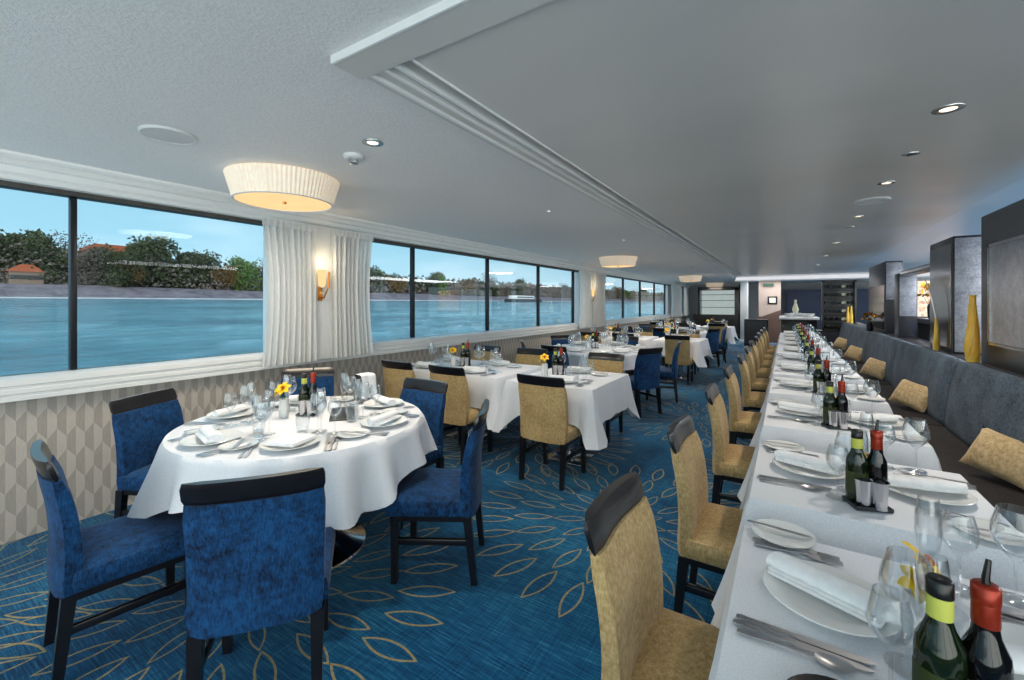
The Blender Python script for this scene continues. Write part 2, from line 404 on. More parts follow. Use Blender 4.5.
# ------------------------------------------------------------------ outside (the boat lies a little heeled: far side seen slightly higher)
HEEL = .019
def out(x, y, z): return (x, y, z - HEEL*x - 1.0)
WL = -.35      # water level
def outz(x, z): return z-HEEL*x
def waterp(i, j):
    x = -5.4-148.6*i**2.2; y = -30+1230*j**2.4 if j > 0 else -400
    d = math.hypot(x, y)
    a = .10 if d < 400 else .05
    w_ = 0
    for k_, (lx, ly, am) in enumerate(((.62, .35, 1), (.31, -.9, .8), (1.35, .75, .55), (2.1, -1.1, .35), (.12, .5, .9), (3.3, 1.9, .2))):
        if max(abs(lx), abs(ly))*d*.012 > 2.2: am *= .3
        w_ += am*math.sin(lx*x+ly*y+k_*1.3+1.4*math.sin(.21*y*ly+.17*x))
    return (x, y, outz(x, WL)+a*w_*.42)
MB().grid(waterp, 340, 420).build('river_water', 'water', sharp=180, kind='structure')
bk = MB()
def bankp(i, j):
    y = -300+1900*i; pr_ = [(-150, -.5), (-150.8, .1), (-153, .9), (-160, 3.2), (-190, 4.0), (-260, 6)][int(round(j*5))]
    zz = pr_[1] + (0 if j < .5 else math.sin(y*.05)*.3)
    return (pr_[0], y, outz(pr_[0], WL+zz))
bk.grid(bankp, 80, 6); bk.build('riverbank', 'bank_stone', kind='structure')
MB().grid(lambda i, j: (-149.6-j*2, -300+1900*i, outz(-149.6, WL)+.05+.35*j), 60, 2).build('riverbank_edge', 'sand_line', kind='structure')

def crown_mesh(seed, kind):
    r_ = random.Random(seed); mb = MB()
    lobes = [(Vector((r_.uniform(-2.2, 2.2), r_.uniform(-2.2, 2.2), r_.uniform(1.8, 8.0))), r_.uniform(1.5, 2.6)) for _ in range(14)]
    n = 2100 if kind != 'bare' else 700
    for _ in range(n):
        c, rr = r_.choice(lobes)
        d = Vector((r_.gauss(0, 1), r_.gauss(0, 1), r_.gauss(0, 1))).normalized()*rr*r_.uniform(.5, 1.08)
        p = c+d; s = r_.uniform(.16, .42)*(1 if kind != 'bare' else .6)
        a = Vector((r_.gauss(0, 1), r_.gauss(0, 1), r_.gauss(0, 1))).normalized(); b = a.orthogonal().normalized(); c2 = a.cross(b)
        mb.add([p+b*s, p-b*s*.6+c2*s*.8, p-b*s*.6-c2*s*.8, p+a*s*.6], [(0, 1, 2), (0, 1, 3), (1, 2, 3), (2, 0, 3)])
    return mb
def trunk_mesh(seed):
    r_ = random.Random(seed); mb = MB()
    mb.tube([(0, 0, -.5), (.1, 0, 2.5), (0, .2, 5), (.2, 0, 8)], [.32, .26, .18, .06], 7)
    for _ in range(16):
        a = r_.uniform(0, 2*PI); z = r_.uniform(2, 6.2); l = r_.uniform(1.5, 3.2)
        mb.tube([(0, 0, z), (math.cos(a)*l*.5, math.sin(a)*l*.5, z+l*.5), (math.cos(a)*l, math.sin(a)*l, z+l*1.1)], [.1, .07, .02], 5, False)
    return mb
protos = []
for i, (m, kd, desc) in enumerate((('foliage_dark', 'd', 'dark leafless looking tree'), ('foliage_green', 'g', 'fresh green spring tree'), ('foliage_grey', 'bare', 'grey bare branched tree'), ('foliage_brown', 'd', 'brownish budding tree'), ('foliage_dark', 'g', 'dense dark tree'))):
    e = empty('tree', (0, 0, 0)); trunk_mesh(i+5).build('trunk', 'trunk', e); crown_mesh(i+20, kd).build('crown', m, e)
    protos.append((e, desc))
r2 = random.Random(3)
y = -16.0; n = 0
ORD = ['first', 'second', 'third', 'fourth', 'fifth', 'sixth', 'seventh', 'eighth', 'ninth', 'tenth', 'eleventh', 'twelfth', 'thirteenth', 'fourteenth', 'fifteenth', 'sixteenth', 'seventeenth', 'eighteenth', 'nineteenth', 'twentieth']
def ordn(i):
    if i < 20: return ORD[i]
    tens = {2: 'twenty', 3: 'thirty', 4: 'forty', 5: 'fifty', 6: 'sixty', 7: 'seventy', 8: 'eighty', 9: 'ninety'}
    a, b = divmod(i+1, 10)
    return (tens[a]+'-'+ORD[b-1]) if b else {2: 'twentieth', 3: 'thirtieth', 4: 'fortieth', 5: 'fiftieth', 6: 'sixtieth', 7: 'seventieth', 8: 'eightieth', 9: 'ninetieth'}[a]
y = 10.0
while y < 850 and n < 99+45:
    ix = r2.choice([0, 0, 1, 2, 3, 4, 4, 2])
    p, desc = protos[ix]
    x = -160-r2.uniform(0, 14); s = r2.uniform(1.0, 1.5)
    if n % 7 == 3: s *= 1.25
    if y > 120: s *= .95
    place(p, (x, y, outz(x, WL+2.6)), r2.uniform(0, 6.28), '%s on the far riverbank, %s from the left' % (desc, ordn(n) if n < 99 else 'hundred and '+ordn(n-99-1+1)), 'tree', 'trees on the far riverbank', scale=(s, s, s*r2.uniform(.85, 1.1)))
    y += r2.uniform(1.3, 2.6)*(1+max(0, y-10)/70); n += 1
# scrubby undergrowth in one continuous band behind the bank
r3 = random.Random(11); hb = MB()
for i in range(26000):
    yy = 5+1000*(i/26000)**1.7; p = Vector((-163-r3.uniform(0, 22), yy+r3.uniform(-2, 2), 0)); p.z = outz(p.x, WL+3.0+r3.uniform(0, 11.0)*r3.uniform(.25, 1)); s = r3.uniform(.24, .52)*(1+yy/110)
    hb.add([p+Vector((0, s, -s*.5)), p+Vector((0, -s, -s*.5)), p+Vector((s*.6, 0, s*.7)), p+Vector((s, s*.2, -s*.6))], [(0, 1, 2), (0, 2, 3), (1, 2, 3), (0, 1, 3)])
o = hb.build('riverside_undergrowth', 'foliage_grey', kind='stuff'); tag(o, 'dense grey brown undergrowth filling the space between riverside trees', 'undergrowth')
def house(x, y, w, d, h, rh, label):
    e = empty('house', (x, y, outz(x, WL+3))); tag(e, label, 'building')
    MB().box(-d/2, d/2, -w/2, w/2, 0, h).build('house_wall', 'house_wall', e)
    MB().prism([(-w/2-.5, h), (w/2+.5, h), (w/2-2, h+rh), (-w/2+2, h+rh)], -d/2-.4, d/2+.4, 'x').build('roof', 'roof_orange', e)
    for i in range(5):
        yy = -w/2+w*(i+.5)/5; MB().box(d/2-.02, d/2+.08, yy-.6, yy+.6, h*.45, h*.75).build('house_window', 'mullion_black', e)
    MB().box(-.4, .4, w*.2, w*.2+.9, h+rh*.4, h+rh+1).build('chimney', 'house_wall', e)
house(-190, 52, 17, 9, 11.8, 2.3, 'pale house with a wide orange roof rising above the riverside trees')
house(-166, 27, 6, 6, 3.6, 1.8, 'small low riverside house with a brownish orange roof at left')
# river barge
e = empty('river_barge', (-120, 203, outz(-120, WL))); tag(e, 'long low dark and white boat on the river near the far bank', 'boat')
MB().add([(-3, -16, 0), (3, -16, 0), (3, 14, 0), (0, 18, 0), (-3, 14, 0), (-3, -16, 1.6), (3, -16, 1.6), (3, 14, 1.6), (0, 19, 2.0), (-3, 14, 1.6)], [(0, 1, 6, 5), (1, 2, 7, 6), (2, 3, 8, 7), (3, 4, 9, 8), (4, 0, 5, 9), (5, 6, 7, 8, 9)]).build('hull', 'hull_dark', e)
MB().rbox(-2.4, 2.4, -13, 6, 1.6, 3.4, .2).build('cabin', 'white_paint', e)
MB().box(-2.5, 2.5, -12, 5, 2.3, 2.9).build('cabin_window', 'mullion_black', e)

# ------------------------------------------------------------------ chairs
def make_chair(name, fab, stretch):
    t_ = empty(name)
    W = .215
    # backrest : profile follows a curve, thicker low down
    def yb(z): 
        u_ = (z-.34)/.53
        return -.205 + .018*math.sin(u_*2.4) - .075*u_**2.2
    def back(z0, z1, th, wx, conc=.02, nz=9, inset=0):
        mb = MB(); nx = 9; o = []
        ring = []
        for j in range(nz):
            z = z0+(z1-z0)*j/(nz-1); lo = []
            u_ = (z-.34)/.53; thz = th(u_); w_ = wx(u_)
            e_ = .006 if j in (0, nz-1) else 0
            pts = []
            for i in range(nx):
                a = -1+2*i/(nx-1); x = (w_-e_)*a; cv = conc*a*a
                rr = .012*(abs(a) > .99)
                pts.append((x, yb(z)+cv-thz/2+e_+rr, z))
            for i in range(nx-1, -1, -1):
                a = -1+2*i/(nx-1); x = (w_-e_)*a; cv = conc*a*a
                rr = .012*(abs(a) > .99)
                pts.append((x, yb(z)+cv+thz/2-e_-rr, z))
            ring.append(pts)
        n_ = len(ring[0]); o = [p for r_ in ring for p in r_]
        fs = [(j*n_+i, j*n_+(i+1) % n_, (j+1)*n_+(i+1) % n_, (j+1)*n_+i) for j in range(nz-1) for i in range(n_)]
        for j in (0, nz-1):
            for i in range(nx-1): fs.append((j*n_+i, j*n_+i+1, j*n_+n_-2-i, j*n_+n_-1-i))
        return mb.add(o, fs)
    back(.345, .795, lambda u_: .078-.02*u_, lambda u_: .205+.01*u_).build('backrest', fab, t_, 50)
    back(.79, .872, lambda u_: .04, lambda u_: .212+.002*u_, nz=5).build('top_rail', 'dark_wood', t_, 50)
    # seat with rounded, slightly domed pad
    mb = MB(); bm = bmesh.new()
    nx = 10
    def st(i, j):
        a = -1+2*i; b = -1+2*j
        x = a*(.215+.008*(j)); yv = -.175+.395*j
        return a, b, x, yv
    N = 11; o = []; 
    for j in range(N):
        for i in range(N):
            a, b, x, yv = st(i/(N-1), j/(N-1))
            ed = max(abs(a), abs(b)); z = .452+.012*(1-a*a)*(1-b*b) - (.016 if ed > .99 else 0)
            k_ = .0 if ed < .99 else .0
            o.append((x, yv, z))
    mb.add(o, [(j*N+i, j*N+i+1, (j+1)*N+i+1, (j+1)*N+i) for j in range(N-1) for i in range(N-1)])
    per = [(i, 0) for i in range(N)]+[(N-1, j) for j in range(1, N)]+[(i, N-1) for i in range(N-2, -1, -1)]+[(0, j) for j in range(N-2, 0, -1)]
    base = len(mb.v); np_ = len(per)
    for lev, (dz, sc) in enumerate(((.436, 1.0), (.42, 1.03), (.38, 1.03), (.36, 1.0))):
        for (i, j) in per:
            p = o[j*N+i]; cxy = (0, .02); mb.v.append((p[0]*sc, (p[1]-.02)*sc+.02, dz if lev else p[2]))
    for lev in range(3):
        for i in range(np_):
            a = base+lev*np_+i; b = base+lev*np_+(i+1) % np_; mb.f.append((a, b, b+np_, a+np_)); mb.mi.append(0)
    mb.f.append(tuple(base+3*np_+i for i in range(np_))); mb.mi.append(0)
    mb.build('seat', fab, t_, 60)
    def leg(x, y0, y1, z1, w0=.030, w1=.044):
        m_ = MB(); a, b = w0/2, w1/2
        m_.add([(x-a, y0-a, 0), (x+a, y0-a, 0), (x+a, y0+a, 0), (x-a, y0+a, 0), (x-b, y1-b, z1), (x+b, y1-b, z1), (x+b, y1+b, z1), (x-b, y1+b, z1)], [(0, 3, 2, 1), (4, 5, 6, 7), (0, 1, 5, 4), (1, 2, 6, 5), (2, 3, 7, 6), (3, 0, 4, 7)])
        m_.build('leg', 'dark_wood', t_)
    for sx in (-1, 1):
        leg(sx*.185, -.225, -.19, .35); leg(sx*.185, .19, .185, .365)
    fr = MB().box(-.2, .2, .17, .2, .325, .362).box(-.2, -.175, -.19, .19, .325, .362).box(.175, .2, -.19, .19, .325, .362)
    fr.build('seat_frame', 'dark_wood', t_)
    if stretch:
        for sx in (-1, 1): MB().rbox(sx*.185-.012, sx*.185+.012, -.2, .19, .2, .232, .004).build('stretcher', 'dark_wood', t_)
    return t_
gold = make_chair('dining_chair', 'gold_chenille', True)
blue = make_chair('dining_chair', 'blue_velvet', True)
def chair(p, x, y, face, label, group):
    rz = math.atan2(face[1], face[0])-PI/2
    place(p, (x, y, 0), rz, label, 'chair', group)

# ------------------------------------------------------------------ tables and cloths
def noisef(x): return math.sin(x*3.1)*.5+math.sin(x*7.3+1)*.3+math.sin(x*13.7+2)*.2
def rect_cloth(w, d, drop, seed, corner=.16):
    """cloth over a rectangular top; corners hang lower and fall in folds"""
    hw, hd = w/2, d/2; r = .012
    per = []; ns = 22
    def side(ax, ay, bx, by):
        for i in range(ns): 
            s_ = i/ns; s_ = .5-.5*math.cos(PI*s_); per.append((ax+(bx-ax)*s_, ay+(by-ay)*s_))
    side(-hw, -hd, hw, -hd); side(hw, -hd, hw, hd); side(hw, hd, -hw, hd); side(-hw, hd, -hw, -hd)
    n = len(per); mb = MB(); lv = 9
    ph = seed*1.7
    for j in range(lv):
        t_ = j/(lv-1)
        for i, (x, y_) in enumerate(per):
            cx = max(0, 1-(hw-abs(x))/.16) ; cy = max(0, 1-(hd-abs(y_))/.16)
            c = (cx*cy)
            on_x = abs(abs(x)-hw) < 1e-6; on_y = abs(abs(y_)-hd) < 1e-6
            nx_ = (1 if x > 0 else -1) if on_x else 0; ny_ = (1 if y_ > 0 else -1) if on_y else 0
            if on_x and on_y: nx_ *= .72; ny_ *= .72
            s_ = i/n*2*PI
            fold = noisef(i/n*14+ph)*.016*t_
            flare = .012+.035*t_ + (.03+.05*t_)*c*t_
            # cone folds next to the corners
            along = (hw-abs(x)) if on_y else (hd-abs(y_))
            fold += -.045*t_*math.exp(-((along-.10)/.045)**2)
            dr = drop+corner*c**1.5 + .008*noisef(i*.4+ph)
            px = x+nx_*(flare+fold) if True else x
            py = y_+ny_*(flare+fold)
            if j == 0: px, py, z = x, y_, 0
            else: z = -dr*t_
            mb.v.append((px, py, z))
    for j in range(lv-1):
        for i in range(n):
            a = j*n+i; b = j*n+(i+1) % n; mb.f.append((a, b, b+n, a+n)); mb.mi.append(0)
    # gently uneven top
    mb.f.append(tuple(range(n))); mb.mi.append(0)
    return mb
def round_cloth(rad, half, seed):
    n = 200; lv = 12; mb = MB(); ph = seed
    for j in range(lv):
        t_ = j/(lv-1)
        for i in range(n):
            a = 2*PI*i/n; aa = a+ph
            sq = half/max(abs(math.cos(aa)), abs(math.sin(aa)))
            drop = .20+(min(sq-rad, .34)-(half-rad))*.70
            c = max(0, (drop-.22)/.14)
            fold = math.sin(a*16+2.5*math.sin(a*2+seed))*(.022+.045*c)*t_ + math.sin(a*29+seed*3)*.007*t_ + c*t_*.035
            rr = rad+.012*(j > 0)+.05*t_+fold
            mb.v.append((rr*math.cos(a), rr*math.sin(a), -(drop)*t_ if j else 0))
    for j in range(lv-1):
        for i in range(n):
            a = j*n+i; b = j*n+(i+1) % n; mb.f.append((a, b, b+n, a+n)); mb.mi.append(0)
    mb.f.append(tuple(range(n))); mb.mi.append(0)
    return mb
def rect_table(cx, cy, w, d, tl, group, seed=0, drop=.30, base=True):
    e = empty('dining_table', (cx, cy, 0)); tag(e, 'rectangular table under white cloth, %s' % tl, 'table', group)
    MB().rbox(-w/2+.004, w/2-.004, -d/2+.004, d/2-.004, .715, .745, .004).build('tabletop', 'dark_wood', e)
    MB().lathe([(.045, .02), (.045, .7), (.09, .715)], 20).build('table_column', 'steel', e)
    MB().rbox(-.19, .19, -.19, .19, 0, .018, .005).build('base_plate', 'steel', e)
    o = rect_cloth(w, d, drop, seed).build('tablecloth', 'linen', None, 40, (cx, cy, .752)); tag(o, 'white linen cloth hanging over the %s' % tl, 'tablecloth', group+' cloths'); return e
def round_table(cx, cy, r_, tl, group, seed):
    e = empty('round_table', (cx, cy, 0)); tag(e, 'round pedestal table under white cloth, %s' % tl, 'table', group)
    MB().lathe([(r_-.02, .715), (r_-.005, .72), (r_-.005, .74), (r_-.01, .745)], 48).build('tabletop', 'dark_wood', e)
    MB().lathe([(.34, 0), (.335, .01), (.25, .04), (.14, .12), (.08, .25), (.06, .45), (.07, .7), (.1, .714)], 36).build('pedestal', 'steel', e)
    o = round_cloth(r_, r_+.17, seed).build('tablecloth', 'linen', None, 50, (cx, cy, .752)); tag(o, 'square white cloth draped over the %s' % tl, 'tablecloth', group+' cloths'); return e

# ------------------------------------------------------------------ tableware prototypes (origin on the cloth)
def P(mb, name, mat, sharp=35):
    return mb.build(name, mat, None, sharp)
plate = P(MB().lathe([(.07, 0), (.075, .002), (.082, .006), (.118, .017), (.130, .021), (.132, .0225), (.130, .0245), (.117, .021), (.082, .010), (.07, .007), (.0, .007)], 40, cap1=False), 'dinner_plate', 'porcelain', 50)
bplate = P(MB().lathe([(.045, 0), (.05, .003), (.074, .011), (.082, .015), (.0825, .0165), (.074, .014), (.048, .007), (.0, .006)], 32, cap1=False), 'bread_plate', 'porcelain', 50)
# rolled napkin
def napkin_roll():
    mb = MB(); N = 18; L = .115
    def f(u_, v_):
        a = 2*PI*u_; k_ = 1+.04*math.sin(9*v_+a*2)
        ex = .028*(1.15-.3*abs(v_-.5)); ez = .019
        return ((v_-.5)*2*L+.010*math.cos(a), ex*k_*math.cos(a), max(0, ez+ez*math.sin(a)*k_))
    mb.grid(f, N, 11, True)
    mb.f.append(tuple(range(N))); mb.mi.append(0); mb.f.append(tuple(10*N+i for i in range(N))); mb.mi.append(0)
    # folded flap
    mb.rbox(-L*.98, L*.98, -.048, -.012, .0, .008, .003).rbox(-L, L*.95, -.04, .0, .007, .013, .003)
    return mb
nap = P(napkin_roll(), 'napkin', 'napkin', 50)
nap['label'] = 'x'
# flat triangle napkin
def tri_nap():
    mb = MB()
    for k_, s_ in enumerate((1, .96, .9)):
        z = k_*.004
        mb.add([(-.12*s_, .0, z), (.0, -.11*s_, z), (.12*s_, .0, z), (0, .11*s_, z+.002), (-.12*s_, .0, z+.004), (.0, -.11*s_, z+.004), (.12*s_, .0, z+.004), (0, .11*s_, z+.008)], [(0, 1, 2, 3), (4, 5, 6, 7), (0, 1, 5, 4), (1, 2, 6, 5), (2, 3, 7, 6), (3, 0, 4, 7)])
    return mb
napf = P(tri_nap(), 'napkin', 'napkin', 30)
def flatbar(prof, z0=.002, th=.0026, arch=0):
    """prof: list of (y, halfwidth, dz)"""
    mb = MB(); o = []
    for (y_, w_, dz) in prof:
        o += [(-w_, y_, z0+dz), (w_, y_, z0+dz), (w_, y_, z0+dz+th), (-w_, y_, z0+dz+th)]
    n_ = len(prof)
    fs = [(k_*4+i, k_*4+(i+1) % 4, k_*4+4+(i+1) % 4, k_*4+4+i) for k_ in range(n_-1) for i in range(4)]+[(3, 2, 1, 0), tuple((n_-1)*4+i for i in range(4))]
    return mb.add(o, fs)
knife = P(flatbar([(-.12, .005, 0), (-.115, .0068, .001), (-.03, .0055, .002), (-.015, .005, .002), (-.005, .009, .001), (.08, .0095, .0), (.11, .005, 0), (.118, .001, 0)]), 'knife', 'cutlery_steel')
fk = flatbar([(-.105, .006, 0), (-.1, .008, .001), (-.02, .004, .004), (.02, .003, .008), (.035, .011, .006), (.05, .012, .004)])
for i in range(4):
    x = -.0095+i*.0063; fk.add([(x-.0016, .05, .006), (x+.0016, .05, .006), (x+.001, .10, .007), (x-.001, .10, .007), (x-.0016, .05, .0085), (x+.0016, .05, .0085), (x+.001, .10, .009), (x-.001, .10, .009)], [(0, 3, 2, 1), (4, 5, 6, 7), (0, 1, 5, 4), (1, 2, 6, 5), (2, 3, 7, 6), (3, 0, 4, 7)])
fork = P(fk, 'fork', 'cutlery_steel')
sp_ = flatbar([(-.105, .006, 0), (-.1, .008, .001), (-.02, .004, .004), (.03, .0035, .006)])
sp_.grid(lambda u_, v_: (.019*v_*math.cos(2*PI*u_)*(1-.15*math.sin(2*PI*u_)), .062+.034*v_*math.sin(2*PI*u_), .0025+.006*v_*v_), 18, 5, True)
spoon = P(sp_, 'spoon', 'cutlery_steel', 60)
def wineglass(r_, h, bowl, name='wine_glass', foot=.036):
    st = h-bowl
    prof = [(foot, 0), (foot, .0015), (foot*.5, .004), (.006, .010), (.004, .02), (.0038, st-.012), (.007, st-.004), (r_*.55, st+bowl*.10), (r_*.9, st+bowl*.28), (r_, st+bowl*.45), (r_*.95, st+bowl*.65), (r_*.72, h)]
    inner = [(r_*.72-.0012, h), (r_*.95-.0015, st+bowl*.65), (r_-.0015, st+bowl*.45), (r_*.88-.002, st+bowl*.29), (r_*.5, st+bowl*.12), (.002, st+.004)]
    mb = MB().lathe(prof+inner, 22, cap1=True)
    return P(mb, name, 'clear_glass', 70)
wine_l = wineglass(.044, .215, .115)
wine_s = wineglass(.036, .185, .095)
flute = P(MB().lathe([(.031, 0), (.031, .0015), (.012, .004), (.0045, .012), (.0038, .075), (.008, .09), (.021, .12), (.0255, .16), (.024, .205), (.0195, .235), (.0183, .235), (.0225, .205), (.024, .16), (.0195, .12), (.004, .094)], 20), 'flute_glass', 'clear_glass', 70)
tumb = P(MB().lathe([(.026, 0), (.028, .003), (.032, .03), (.035, .06), (.034, .095), (.0328, .095), (.0335, .06), (.0305, .03), (.025, .010), (.0, .009)], 22, cap1=False), 'water_glass', 'clear_glass', 70)
# bottles
def bottle(name, body, mat, h=.25, cap='black_rubber', neck='label_paper', pour=False, square=False):
    e = empty(name)
    r_ = body
    pr_ = [(r_*.9, 0), (r_, .006), (r_, h*.52), (r_*.95, h*.60), (r_*.6, h*.70), (.0155, h*.76), (.014, h*.95), (.0155, h*.955), (.0155, h*.99)]
    bb = MB().lathe(pr_, 28).build('bottle_body', mat, e, 50)
    MB().lathe([(.0165, h*.76), (.0168, h*.77), (.0165, h*.89), (.0162, h*.9)], 20).build('neck_band', neck, e, 50)
    MB().lathe([(.0172, h*.90), (.0175, h*.905), (.0172, h*1.0), (.014, h*1.012)], 20).build('cap', cap, e, 50)
    n = 12
    lb = MB().grid(lambda u_, v_: ((r_+.0008)*math.cos(-PI*1.25+PI*1.5*u_), (r_+.0008)*math.sin(-PI*1.25+PI*1.5*u_), h*.14+h*.3*v_), n, 2)
    lb.build('bottle_label', 'bottle_dark' if pour else 'label_dark', bb)
    if pour: MB().tube([(0, 0, h*1.0), (0, 0, h*1.05), (.004, 0, h*1.16)], [.006, .005, .0035], 8).build('pourer', 'black_rubber', e)
    return e
simple('label_dark', (46, 58, 24), .5, 0, .4, .15, 40)
oil = bottle('oil_bottle', .032, 'bottle_green', .245)
vin = bottle('vinegar_bottle', .029, 'bottle_dark', .25, 'foil_red', 'foil_red', True)
shaker = empty('shaker'); MB().lathe([(.022, 0), (.024, .003), (.021, .03), (.026, .085), (.0275, .092), (.026, .092), (.0245, .085), (.0, .075)], 24, cap1=False).build('shaker_cup', 'steel', shaker, 50); MB().lathe([(.012, .073), (.013, .088), (.006, .094)], 14).build('shaker_lid', 'slate', shaker, 50)
tray = P(MB().rbox(-.055, .055, -.045, .045, 0, .006, .003).rbox(-.055, .055, -.045, -.041, .004, .014, .0015).rbox(-.055, .055, .041, .045, .004, .014, .0015).rbox(-.055, -.051, -.045, .045, .004, .014, .0015).rbox(.051, .055, -.045, .045, .004, .014, .0015), 'condiment_tray', 'slate')
def daffodil(name):
    e = empty(name)
    MB().lathe([(.018, 0), (.022, .004), (.024, .05), (.021, .085), (.024, .09), (.022, .09), (.019, .083), (.021, .05), (.0, .01)], 20, cap1=False).build('vase', 'porcelain', e, 50)
    MB().tube([(0, 0, .04), (.003, 0, .10), (-.004, 0, .135)], .002, 6).tube([(0, 0, .04), (-.006, .01, .09), (-.02, .02, .115)], .002, 6).build('stem', 'stem', e)
    def bloom(c, tiltx, tilty, sc):
        b = MB(); rot = Matrix.Rotation(tiltx, 4, 'X') @ Matrix.Rotation(tilty, 4, 'Y'); c = Vector(c)
        for k_ in range(6):
            a0 = k_*PI/3
            def f(u_, v_):
                w_ = .012*math.sin(PI*min(1, u_*.95+.05))**.8
                p = Vector((.006+.034*u_, w_*(2*v_-1), .006*math.sin(u_*3)+.002*(k_ % 2)))*sc
                return c + rot @ (Matrix.Rotation(a0, 4, 'Z') @ p)
            b.grid(f, 6, 3)
        return b
    b = bloom((-.004, 0, .138), R(35), R(-25), 1.0); b.build('bloom', 'petal', e, 80)
    b = bloom((-.02, .02, .117), R(-30), R(-30), .8); b.build('bloom', 'petal', e, 80)
    cr = MB()
    for c, tx, ty in (((-.004, 0, .138), R(35), R(-25)), ((-.02, .02, .117), R(-30), R(-30))):
        rot = Matrix.Translation(c) @ Matrix.Rotation(tx, 4, 'X') @ Matrix.Rotation(ty, 4, 'Y')
        tmp = MB().lathe([(.004, 0), (.007, .008), (.0095, .014), (.008, .013), (.004, .004)], 12)
        cr.add([rot @ Vector(v) for v in tmp.v], tmp.f)
    cr.build('bloom_trumpet', 'petal_core', e, 60)
    return e
daf = daffodil('flower_vase')

TZ = .7535
def setting(x, y, rz, where, grp, lvl=0, nk='roll', r_=None, g=0, gl=4, lay='std'):
    """x,y: plate centre; rz: direction the diner faces (angle). local +y = away from the diner, +x = diner's right"""
    r_ = r_ or rnd
    a = rz-PI/2; ca, sa = math.cos(a), math.sin(a)
    def W(lx, ly, z=0): return (x+lx*ca-ly*sa, y+lx*sa+ly*ca, TZ+z)
    place(plate, W(0, 0), a, 'white dinner plate, %s' % where, 'plate', 'dinner plates '+grp)
    if nk == 'roll': place(nap, W(-.01, 0, .0225), a+PI/2+PI/2+r_.uniform(-.25, .25) if False else a+g+r_.uniform(-.2, .2), 'rolled white napkin on plate, %s' % where, 'napkin', 'napkins '+grp)
    else: place(napf, W(0, -.0, .0235), a+r_.uniform(-.3, .3), 'folded white napkin on plate, %s' % where, 'napkin', 'napkins '+grp)
    if lvl <= 1:
        place(bplate, W(-.272, -.09) if lay != 'std' else W(-.235, .05), a, 'small bread plate, %s' % where, 'plate', 'bread plates '+grp)
    dy_ = -.045 if lay != 'std' else 0
    place(knife, W(.165, -.01+dy_), a+r_.uniform(-.03, .03), 'inner table knife, %s' % where, 'knife', 'knives '+grp)
    place(fork, W(-.165-(.025 if lay == 'row' else 0), -.01+dy_), a+r_.uniform(-.03, .03), 'inner table fork, %s' % where, 'fork', 'forks '+grp)
    if lvl <= 1:
        place(knife, W(.187, -.015+dy_), a+r_.uniform(-.03, .03), 'outer table knife, %s' % where, 'knife', 'knives '+grp)
    if lvl == 0:
        place(spoon, W(.21, -.02+dy_), a+r_.uniform(-.03, .03), 'soup spoon, %s' % where, 'spoon', 'spoons '+grp)
        place(fork, W(-.19-(.025 if lay == 'row' else 0), -.015+dy_), a+r_.uniform(-.03, .03), 'outer table fork, %s' % where, 'fork', 'forks '+grp)
        place(knife, W(-.285, -.10, .017) if lay != 'std' else W(-.24, .05, .017), a+r_.uniform(-.1, .1), 'butter knife on bread plate, %s' % where, 'knife', 'knives '+grp, scale=.7)
    G = {'std': ((.10, .19), (.185, .155), (.02, .215)), 'row': ((.135, .115), (.235, .075), (.07, .18)), 'opp': ((.285, -.03), (.27, .07), (.19, .12))}[lay]
    place(wine_l, W(*G[0]), 0, 'large stemmed wine glass, %s' % where, 'glass', 'wine glasses '+grp)
    if gl >= 2: place(wine_s, W(*G[1]), 0, 'smaller stemmed wine glass, %s' % where, 'glass', 'wine glasses '+grp)
    if gl >= 2: place(flute, W(G[1][0]-.075, G[1][1]+.07), 0, 'slim tall sparkling wine glass, %s' % where, 'glass', 'flutes '+grp)
    if gl >= 3: place(tumb, W(*G[2]), 0, 'short water tumbler, %s' % where, 'glass', 'water tumblers '+grp)

# ------------------------------------------------------------------ long row along the banquette
centres = [1.19, 2.12, 3.21, 4.27, 5.33, 6.39, 7.45, 8.5, 9.55, 10.6, 11.65]
for i, cy in enumerate(centres):
    nm = ('nearest' if i == 0 else ordn(i) if i < 10 else 'farthest')+' table of the long row'
    hw = .345; cx = .245
    rect_table(cx, cy-(.05 if i == 0 else 0), .71, .80 if i == 0 else .70, nm, 'tables of the long row', i+1, .285)
    lvl = 0 if i < 3 else 1 if i < 6 else 2
    g_ = 'on the long row'
    setting(.082, cy+.05, 0, 'aisle side, '+nm, g_, lvl, g=PI/2-.35, lay='row')
    setting(.425, cy+.01, PI, 'banquette side, '+nm, g_, lvl, g=PI/2+.3, lay='opp')
    bx, by = .235, cy-.20 if i else cy-.245
    if i == 1: by = 1.905
    place(tray, (bx, by, TZ), .35, 'dark condiment tray, %s' % nm, 'tray', 'condiment trays')
    tz = TZ+.0065
    place(oil, (bx-.026, by+.012, tz), .6, 'dark green oil bottle with yellow neck band, %s' % nm, 'bottle', 'oil bottles')
    place(vin, (bx+.028, by+.020, tz), .4, 'dark bottle with red foil and pourer, %s' % nm, 'bottle', 'vinegar bottles')
    place(shaker, (bx-.012, by-.022, tz), 0, 'left steel shaker cup on the tray, %s' % nm, 'shaker', 'shaker cups')
    place(shaker, (bx+.030, by-.016-.004, tz), 0, 'right steel shaker cup on the tray, %s' % nm, 'shaker', 'shaker cups')
    place(daf, (bx-.005, by+.235, TZ) if i == 0 else (bx+.01, by+.10, TZ), 2.2, 'small white vase of yellow daffodils, %s' % nm, 'vase', 'daffodil vases', scale=1.25 if i == 0 else 1)
    yc = [1.27, 2.18, 3.25][i] if i < 3 else cy+.08
    chair(gold, -.185+rnd.uniform(-.012, .012), yc, (1, rnd.uniform(-.04, .04)), 'gold upholstered chair, aisle side of the %s' % nm, 'gold chairs along the long row')
